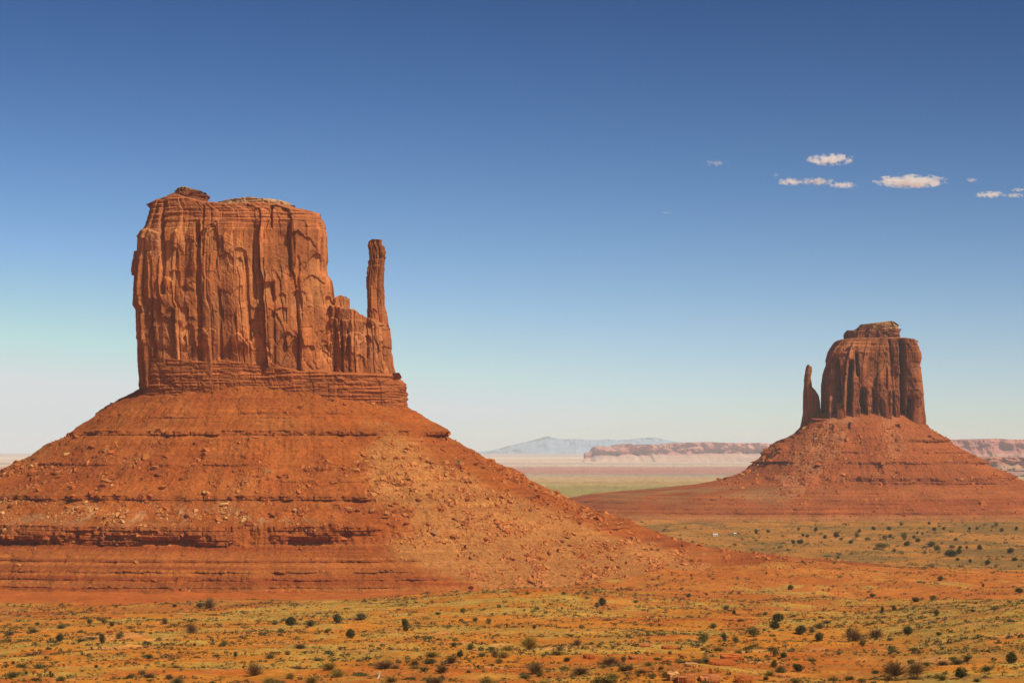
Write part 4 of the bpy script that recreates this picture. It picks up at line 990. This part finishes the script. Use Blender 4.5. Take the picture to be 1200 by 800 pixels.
# photo x, photo y of the middle, width, height, kind, label
TR = [
 (70.5,746,12,10,J,'boxy dark juniper, leftmost of three in a row on the sand before the big butte'), (120,747.5,10,12,J,'upright dark juniper, middle one of three in a row on the orange sand'), (140,743.5,14,9,O,'rounded olive shrub just right of the upright juniper'),
 (105,727,12,8,O,'olive shrub, left half of a touching pair on the grassy bank'), (120,726,14,8,O,'olive shrub, right half of a touching pair on the grassy bank'), (131,730.5,7,7,J,'small round bright juniper at the right end of the olive pair'),
 (234,708,12,5,J,'flat dark green bush at the foot of the red slope beside a grey bare shrub'), (245,706,12,13,B,'tall grey-brown bare shrub standing at the very foot of the red slope'), (205,709,7,4,J,'tiny dark bush alone at the foot of the red slope'),
 (341,727,17,12,J,'broad two-lobed dark juniper left of a grey sagebrush on the flat'), (364,729,12,9,S,'grey sagebrush between two dark junipers'), (396,724,14,12,J,'dense dark juniper right of the grey sagebrush'), (384,738,9,7,O,'small olive shrub on open sand below the dense juniper'),
 (262,752,10,10,O,'leaning green shrub on the lip of the long low bank'), (276,766,6,6,J,'small dark lone bush just under the long low bank'), (298,783,16,17,B,'tall round brown bush of dry twigs on bare orange ground'),
 (411,741.5,14,12,J,'round dark green juniper like a ball on the yellow grass'), (423,721,14,10,S,'spreading grey shrub above the ball-shaped juniper'), (475,729,11,10,J,'dark juniper, upper one of a stacked pair'), (475.5,735.5,8,8,J,'bright little juniper, lower one of a stacked pair'),
 (543,714,9,8,O,'olive shrub with a black shadow at its foot'), (572.5,726,9,9,O,'neat round olive shrub beside a smaller grey one'), (557,725,7,6,S,'small grey shrub left of the neat round olive shrub'),
 (539,765,10,9,J,'dark green bush below the pink strip of bare soil'), (528,772,13,10,B,'brown shrub touching the dark bush below the pink strip'), (581,765,9,9,B,'brown shrub of a brown and yellow pair beside bare sand'), (590,766,14,9,Y_,'yellow shrub of a brown and yellow pair beside bare sand'),
 (450,778,21,11,B,'wide brown-olive shrub behind the bleached stump'), (518,783,12,11,B,'brown shrub right of a long low green one'), (497,783,15,7,O,'long low green shrub beside a brown one'),
 (620,751,17,17,Y_,'tall feathery yellow-green shrub on the edge of bare sand'), (656,759,8,7,S,'single pale round sage on bare pink sand'), (706,704,12,11,J,'big round juniper standing alone on the yellow rise'), (700,708.5,10,8,O,'low olive shrub tucked against the big lone juniper'),
 (715,774,21,13,B,'wide round brown shrub by the rocky hummock'), (731,771,11,9,O,'olive shrub touching the wide brown one'), (628,782,15,15,B,'rangy brown-olive shrub on sand in the near middle'), (703,797,28,10,O,'broad olive shrub cut by the bottom edge of the photo'),
 (781,789,12,9,Y_,'yellow round rabbitbrush beside the pale cracked block'),
 (911.5,723,18,10,J,'wide dark dome-shaped juniper, upper one of two'), (907.5,731.5,16,11,J,'wide dark juniper directly in front of the dome-shaped one'), (883,739,19,14,O,'loose olive-brown shrub with a shadow streak left of the two wide junipers'),
 (938,737,16,12,J,'dark dense juniper right of the two wide ones'), (959.5,745,13,10,J,'smaller dark juniper right of the dense one'), (849,746,7,11,J,'narrow upright dark juniper above the red ledge'), (862,748.5,12,10,O,'scruffy olive shrub right of the narrow juniper'),
 (825,746,20,12,O,'broad olive-brown shrub left of the narrow juniper'), (865,764,13,12,O,'olive shrub growing on the end of the overhanging red ledge'), (906.5,762,14,14,O,'round olive shrub with a bare stem on open sand'), (918,766.5,11,7,J,'low dark bush at the right foot of the round olive shrub'),
 (907,777,9,10,J,'pointed dark juniper left of a greyish one'), (915,783,15,11,S,'greyish shrub just below the pointed juniper'), (936,781.5,17,9,J,'low wide dark juniper by itself near the slabs'), (961,732,11,8,S,'grey sage on the grass above the small dark juniper'),
 (996,740,12,11,J,'dark juniper against a red bare patch'), (1001,743,16,15,B,'brown shrub fused with the dark juniper at the red bare patch'), (1011,752,11,10,O,'olive shrub below the brown one at the red bare patch'), (1026,741,14,11,B,'brown shrub with a black shadow in the red bare patch'),
 (1063.5,738,16,11,J,'compact dark juniper right of the red bare patch'), (1034,714,6,8,J,'small upright juniper on the slope above the red patch'), (1048,712,7,6,J,'small dark bush beside the small upright juniper'),
 (1074,702,12,6,J,'low dark juniper under the crest of the right-hand slope'), (1092,700,11,8,O,'yellowish green shrub under the crest next to the low juniper'), (1022,697,8,5,J,'little dark bush on the left end of the crest'), (1098,717,8,7,J,'dark bush halfway up the streaky grass slope'),
 (1048,783,23,19,B,'largest brown thicket, on the grassy slope low in the photo'), (1073,782,18,17,B,'second brown thicket next to the largest one'), (1126,787,18,15,J,'large dark juniper with a black shadow near the lower corner'), (1117,772,12,9,O,'olive shrub, left one of two behind the large dark juniper'),
 (1134,770,16,9,O,'olive shrub, right one of two behind the large dark juniper'), (1185,770,17,14,J,'dense round juniper alone by the right edge'), (1044,758,13,6,S,'low grey-green clump on the streaky slope'), (1195,691,11,7,J,'dark bush on the crest at the right edge'),
 (926.5,687.5,9,6,J,'dark oval bush alone on the edge of the red swell'), (1102,677,9,6,J,'dark round bush on the red slope below the green valley'), (937.5,634.5,9,5,J,'dark wide bush in front of the green valley'), (1115,648.5,18,7,J,'long dark hedge-like juniper clump in the green valley'),
 (1058,629,9,10,O,'tall olive tree-like bush in the green valley'), (1034,640,16,7,O,'wide olive bush cluster at the edge of the green valley'), (1184,645,8,6,J,'dark bush alone on the brown part of the valley'), (1148,641.5,7,5,J,'dark bush right of the hedge-like clump'),
 (307+0,0,0,0,S,''),
]
TR = [t for t in TR if t[2] > 0]
# smaller ones, named by the look and the patch they stand in
SM = [(11,741,11,6,S),(38,738,14,6,S),(72,733,11,6,S),(44,730,5,5,S),(95,749,14,4,S),(107,747,12,4,S),(193,727,6,8,B),(171,753,8,4,S),(15,776,5,4,J),(54,770,5,4,J),(31,787,5,4,J),(59,787,4,4,J),(113,780,6,4,J),(72,794,8,7,S),(42,795,13,4,S),(167,787,8,6,S),(198,792,9,7,S),
 (322,729,6,5,S),(224,735,10,12,B),(228,754.5,5,4,J),(372,772,9,4,S),(328,743,7,3,S),(340,791,10,8,Y_),(385,780,15,10,Y_),(365,796,14,9,Y_),(395,787,15,10,Y_),(337,764,7,6,S),(286,781,6,4,J),(513,718,7,4,S),(532,754,7,7,S),(551,757,8,8,S),(565,766,8,6,S),(484,794,9,5,S),(458,795,14,8,Y_),(420,790,7,4,S),(549,786,7,4,S),(570,794,8,4,J),(486,776,9,8,B),
 (661,694,6,4,S),(618,694,6,4,S),(626,734,5,5,J),(681,734,9,6,O),(676,752,8,8,B),(664,772,10,5,J),(637,767,9,4,O),(680,785,17,10,B),(738,781,9,8,B),(775,782,9,5,O),(760,777,9,6,Y_),(785,764,7,5,O),(770,771,14,4,O),(748,790,8,6,O),(693,753,6,4,S),(745,704,6,4,S),
 (836,732,8,7,S),(860,716.5,6,6,J),(851,711,8,6,S),(897,718,6,5,S),(825,759,10,5,O),(867,796,10,6,O),(932,797,16,8,O),(898,794,9,5,J),(807,697,6,5,J),(828,695.5,4,3,J),(868,726,10,3,S),(930,721,6,3,S),(952,738,7,5,S),(969,728,9,4,S),(1100,742,9,4,J),(1086,778,12,7,O),(1026,786,10,6,S),(1105,793,11,7,S),(1145,796,9,5,S),(1010,796,14,6,O),(1157,763,8,4,J),(1043,748,8,4,S),(1140,715,6,4,J),(1183,726,7,4,S),
 (930,635,5,4,J),(980,627,7,6,J),(886,623,4,5,J),(900,622,6,4,O),(956,620,4,5,J),(936,620,5,4,O),(941,627,4,3,J),(946,628,5,3,J),(967,629,5,4,J),(997,635,6,4,J),(986,631,6,4,O),(898,671,3,3,J),(982,653,3,3,J),(1063,637,8,5,J),(1091,637.5,9,5,J),(1098,642,9,8,O),(1124,646,6,6,J),(1189,655,8,4,J),(1048,645,6,4,O),(1004,627,6,7,O),(1017,631,8,4,O),(1037,630,6,6,O),(1167,614,6,6,O),(1174,621,5,4,J),(1157,659,6,5,J),(1076,633,7,4,J),(1122,655,5,3,J),(1137,657,4,4,J),(1152,685,4,4,J),
 (1007,622,4,4,J),(1024,619,5,4,J),(1042,619,5,4,J),(1056,614,4,3,J),(1089,613,4,3,J),(1095,620,5,4,J),(1106,619,4,3,J),(1136,619,4,3,J),(1145,619,4,3,J),(1191,619,4,4,J),(1120,632,5,3,J),(1043,628,5,4,J),(1071,629,4,4,J),(1075,624,3,3,J),(1081,625,3,3,J),(1125,641,5,3,J),(1133,641,4,3,J),(1084,647,4,4,O),(1115,640,8,5,O)]
plants = []   # (pos, w, h, kind, label, group)
def pzone(p, px):
    D = p[1]
    if D > 2050: return 'on the green valley floor'
    if D > 1480: return 'on the red swell'
    if px > 1000: return 'on the streaky grass slope'
    if D > 1050: return 'on the yellow grassy rise' if px < 800 else 'on the yellow flat beyond the junipers'
    if D > 640: return 'on the orange flat' if px < 560 else 'on sand around bare soil patches' if px < 820 else 'on sand among the dark junipers'
    return 'on the nearest sand'
for (x, y, w, h, k, lab) in TR:
    p = ray_ground(x, min(y + h / 2, 803), d0=430)
    if p is not None: far_ = 1.3 if p[1] > 2050 else 1.08; plants.append((p, w * far_ * p[1] / F, h * far_ * p[1] / F, k, lab, 'prominent bushes on the desert floor'))
for (x, y, w, h, k) in SM:
    p = ray_ground(x, min(y + h / 2, 803), d0=430)
    if p is not None:
        zn = pzone(p, x)
        far_ = 1.35 if p[1] > 2050 else 1.1; plants.append((p, w * far_ * p[1] / F, h * far_ * p[1] / F, k, f'small {LOOK[k]} {zn}', f'small {LOOK[k]} plants {zn}'))
# random cover
nr = 85000
aa = RNG.uniform(-.212, .212, nr); Rr = np.sqrt(RNG.uniform(470**2, 1520**2, nr))
nV = 9000
aV = RNG.uniform(.05, .212, nV); RV = RNG.uniform(2060, 3330, nV)
nS = 20000
aS = RNG.uniform(.02, .212, nS); RS = RNG.uniform(1540, 2040, nS)
aa = np.concatenate([aa, aV, aS]); Rr = np.concatenate([Rr, RV, RS])
Xr, Yr = aa * Rr, Rr
cl = fbm(Xr / 40, Yr / 60, 2.2, 4) + .5 * fbm(Xr / 12, Yr / 16, 8.8, 3)
keep = RNG.random(len(Xr)) < sst(-.3, .35, cl) * .75
Xr, Yr, cl = Xr[keep], Yr[keep], cl[keep]
# a line of brush along the low bank
xb = RNG.uniform(-.2, -.0, 420); yb_ = 832 + RNG.normal(size=420) * 3.5
Xr = np.concatenate([Xr, xb * yb_]); Yr = np.concatenate([Yr, yb_]); nbk = len(Xr)
Zr = EYE + ground_rel(Xr, Yr)
ht = np.clip(.36 + .36 * RNG.pareto(2.5, nbk), 0, 1.9) * np.where(Yr > 2050, 2.0, 1) * np.where(Yr < 700, .9, 1); wd = ht * RNG.uniform(1.1, 2.2, nbk)
pick = np.argsort(-(wd * ht / Yr**2))[:max(0, 298 - len(plants))]
isp = np.zeros(nbk, bool); isp[pick] = True
for k in pick:
    kind = (S, O, S, B, Y_)[RNG.integers(5)] if Yr[k] < 2050 else (J, O)[RNG.integers(2)]
    p = np.array([Xr[k], Yr[k], Zr[k]]); zn = pzone(p, 600 + F * Xr[k] / Yr[k])
    plants.append((p, wd[k], ht[k], kind, f'small {LOOK[kind]} {zn}', f'small {LOOK[kind]} plants {zn}'))
for (p, w, h, kind, lab, grp) in plants:
    cr, tr = VAR[kind][RNG.integers(len(VAR[kind]))]
    prom = grp.startswith('prominent') and p[1] < 1500
    rz = RNG.uniform(0, 6.283)
    if prom:
        root = empty(KINDN[kind], (p[0], p[1], p[2] - .05), lab, KINDC[kind], grp)
        root.rotation_euler = (0, 0, rz); root.scale = (w, w, h)
        link('trunk', tr, root); link('crown', cr, root)
    else:
        o = link(KINDN[kind], cr); o.location = (p[0], p[1], p[2] - .05); o.scale = (w, w, h); o.rotation_euler = (0, 0, rz); tag(o, lab, KINDC[kind], grp)
# everything smaller: one cover of low brush, one of grass tufts
rg = np.random.default_rng(5)
bt = []
for s in range(6):
    V, Fc = leaf_cloud([(rg.uniform(-.15, .15), rg.uniform(-.15, .15), .4, .33, .36) for _ in range(3)], 30, .11, rg); bt.append((V, Fc))
sm = np.nonzero(~isp)[0]
pal = np.array([(.065, .068, .024), (.09, .088, .034), (.085, .068, .022), (.13, .10, .032), (.052, .060, .016), (.17, .13, .036)])
cc = pal[RNG.integers(6, size=len(sm))] * RNG.uniform(.75, 1.25, len(sm))[:, None]
br = scatter('low_brush', bt, np.stack([Xr, Yr, Zr], -1)[sm], np.stack([wd[sm], ht[sm]], -1), cc, M_LEAF, rot3=False, sink=-.05); tag(br, 'low scattered desert brush dotting the flats', kind='stuff')
gt = []
for s in range(5):
    V, Fc = twig_cloud(9, rg, spread=.45, h=1.0, th=.05); gt.append((V, Fc))
ngr = 60000
ag = RNG.uniform(-.212, .212, ngr); Rg = np.sqrt(RNG.uniform(470**2, 1520**2, ngr)); Xq, Yq = ag * Rg, Rg
n1 = fbm(Xq / 70, Yq / 110, 1.7, 5); n2 = fbm(Xq / 18, Yq / 30, 5.2, 4)
gq = sst(-.1, .25, n1 + .6 * n2 + .25 * bump(Yq, 1400, 160) + .2 * sst(.1, .18, ag) * bump(Yq, 1100, 350))
kp = RNG.random(ngr) < (.08 + .9 * gq); Xq, Yq = Xq[kp], Yq[kp]
gp = np.stack([Xq, Yq, EYE + ground_rel(Xq, Yq)], -1)
gc = np.array([.40, .27, .075]) * RNG.uniform(.65, 1.2, len(gp))[:, None]
gs = RNG.uniform(.25, .6, len(gp)); grs = scatter('dry_grass', gt, gp, np.stack([gs * 1.3, gs], -1), gc, M_LEAF, rot3=False, sink=-.03); tag(grs, 'yellow dry grass tufts on the sand', kind='stuff')

# bleached stump
p = ray_ground(443, 794, d0=430)
if p is not None:
    st = link('dead_stump', trunk_mesh(np.random.default_rng(3), h=.9, r=.2, name='dead_stump', mat=M_PALEWOOD, nb=4)); st.location = p; st.scale = (1.3, 1.3, 1.5); st.rotation_euler = (.15, .5, 1)
    tag(st, 'bleached white dead stump in front of the wide brown-olive shrub', 'stump')
# white ranch buildings at the edge of the valley
def box(name, parent, sx, sy, sz, loc, mat):
    V = np.array([(x, y, z) for z in (0, 1) for y in (-.5, .5) for x in (-.5, .5)]) * np.array([sx, sy, sz]) + np.array(loc)
    Fc = np.array([(0, 2, 3, 1), (4, 5, 7, 6), (0, 1, 5, 4), (2, 6, 7, 3), (0, 4, 6, 2), (1, 3, 7, 5)])
    return link(name, raw_mesh(name, V, Fc, mat, None, False), parent)
def gable(name, parent, sx, sy, h, loc, mat):
    V = np.array([(-sx / 2, -sy / 2, 0), (sx / 2, -sy / 2, 0), (sx / 2, sy / 2, 0), (-sx / 2, sy / 2, 0), (-sx / 2, 0, h), (sx / 2, 0, h)]) + np.array(loc)
    me = bpy.data.meshes.new(name); me.from_pydata([tuple(v) for v in V], [], [(0, 3, 2, 1), (0, 1, 5, 4), (2, 3, 4, 5), (0, 4, 3), (1, 2, 5)]); me.materials.append(mat)
    return link(name, me, parent)
for (x, y, sx, lab) in ((838, 627.5, 6.5, 'white low building, wider one of two among dark bushes at the valley edge'), (861, 626.5, 3.2, 'tiny white shed right of the wider white building')):
    p = ray_ground(x, y, d0=2000)
    if p is None: continue
    sx *= .8; r = empty('white_building', p - np.array([0, 0, .2]), lab, 'building', 'white buildings in the valley'); r.scale = (1, 1, .75); r.rotation_euler = (0, 0, .15)
    box('wall', r, sx, 4, 2.6, (0, 0, 0), M_WALLW); gable('roof', r, sx + .6, 4.6, 1.1, (0, 0, 2.6), M_ROOFW)
    dr = box('door', r, .9, .06, 2.0, (sx * .2, -2.03, .2), M_DARK); box('window', r, 1.0, .06, .9, (-sx * .22, -2.03, 1.1), M_DARK)

# ------------------------------------------------------------------ clouds
def cloud_mat(seed, dens, thr):
    m = bpy.data.materials.new('cloud_vapour'); t = nodes(m)
    out = N(t, 'ShaderNodeOutputMaterial'); v = N(t, 'ShaderNodeVolumePrincipled'); v.inputs['Color'].default_value = (1, 1, 1, 1); v.inputs['Anisotropy'].default_value = .2
    tcn = N(t, 'ShaderNodeTexCoord')
    ln = N(t, 'ShaderNodeVectorMath', operation='LENGTH'); t.links.new(tcn.outputs['Object'], ln.inputs[0])
    mpn = N(t, 'ShaderNodeMapping'); mpn.inputs['Location'].default_value = (seed * 3.1, seed * 1.7, seed); mpn.inputs['Scale'].default_value = (4.2, 2.4, 1.3)
    t.links.new(tcn.outputs['Object'], mpn.inputs['Vector'])
    nz = N(t, 'ShaderNodeTexNoise'); nz.inputs['Scale'].default_value = 1.0; nz.inputs['Detail'].default_value = 6; nz.inputs['Roughness'].default_value = .6
    t.links.new(mpn.outputs[0], nz.inputs['Vector'])
    m1_ = N(t, 'ShaderNodeMath', operation='MULTIPLY_ADD'); m1_.inputs[1].default_value = 3.6; t.links.new(nz.outputs[0], m1_.inputs[0]); m1_.inputs[2].default_value = thr
    m2_ = N(t, 'ShaderNodeMath', operation='SUBTRACT'); t.links.new(m1_.outputs[0], m2_.inputs[0]); t.links.new(ln.outputs['Value'], m2_.inputs[1])
    m3_ = N(t, 'ShaderNodeMath', operation='MULTIPLY'); m3_.use_clamp = True; t.links.new(m2_.outputs[0], m3_.inputs[0]); m3_.inputs[1].default_value = 2.2
    m4_ = N(t, 'ShaderNodeMath', operation='MULTIPLY'); t.links.new(m3_.outputs[0], m4_.inputs[0]); m4_.inputs[1].default_value = dens
    t.links.new(m4_.outputs[0], v.inputs['Density']); t.links.new(v.outputs[0], out.inputs['Volume'])
    return m
import bmesh
THR = -.62
CL = [(973, 187, 54, 17, .030, -.45, 'solid white cloud, highest of the little group over the smaller butte'), (927, 213, 34, 11, .028, -.5, 'leftmost puff of a broken chain of white clouds'), (958, 212.5, 38, 12, .026, -.5, 'middle puff of a broken chain of white clouds'),
      (988, 217, 34, 10, .026, -.5, 'thin right-hand puff of a broken chain of white clouds'), (1068, 212.5, 84, 18, .030, -.45, 'longest white cloud, flat and solid, right of the chain'), (840, 191, 34, 11, .012, -.75, 'wispy torn cloud scrap, far left of the others'),
      (909, 205, 10, 8, .015, -.6, 'tiny cloud scrap just above the chain'), (1139, 211, 15, 7, .022, -.5, 'small lone cloud puff right of the longest cloud'), (1160, 228, 38, 10, .024, -.5, 'low white cloud near the right edge'),
      (1189, 229, 26, 7, .022, -.55, 'thin cloud streak touching the right edge'), (1194, 222.5, 22, 6, .020, -.55, 'small cloud scrap above the thin streak at the right edge'), (781, 249, 16, 4, .008, -.6, 'faint tiny streak of cloud low in the open sky')]
bmc = bmesh.new(); bmesh.ops.create_icosphere(bmc, subdivisions=3, radius=1); cme = bpy.data.meshes.new('cloud'); bmc.to_mesh(cme); bmc.free()
CD = 18000.0
for k, (x, y, w, h, dn, thr, lab) in enumerate(CL):
    me = cme.copy(); me.materials.append(cloud_mat(k + 1.0, dn, thr + THR))
    o = link('cloud', me); s = CD / F
    o.location = ((x - 600) * s, CD, EYE + (HORIZON - y) * s); o.scale = (w * s * .56, w * s * .36, h * s * .46)
    tag(o, lab, 'cloud', 'small white clouds')

# ------------------------------------------------------------------ haze
hx = 69500.0
V = np.array([(x, y, z) for z in (-75.0, EYE + 216) for y in (-900.0, 69500.0) for x in (-hx, hx)])
Fc = np.array([(0, 2, 3, 1), (4, 5, 7, 6), (0, 1, 5, 4), (2, 6, 7, 3), (0, 4, 6, 2), (1, 3, 7, 5)])
mh = bpy.data.materials.new('haze_air'); t = nodes(mh)
out = N(t, 'ShaderNodeOutputMaterial'); v = N(t, 'ShaderNodeVolumePrincipled'); v.inputs['Color'].default_value = (.80, .92, 1.0, 1); v.inputs['Density'].default_value = 1.9e-5; v.inputs['Anisotropy'].default_value = -.15
t.links.new(v.outputs[0], out.inputs['Volume'])
hz = link('haze', raw_mesh('haze', V, Fc, mh, None, False)); tag(hz, kind='stuff')
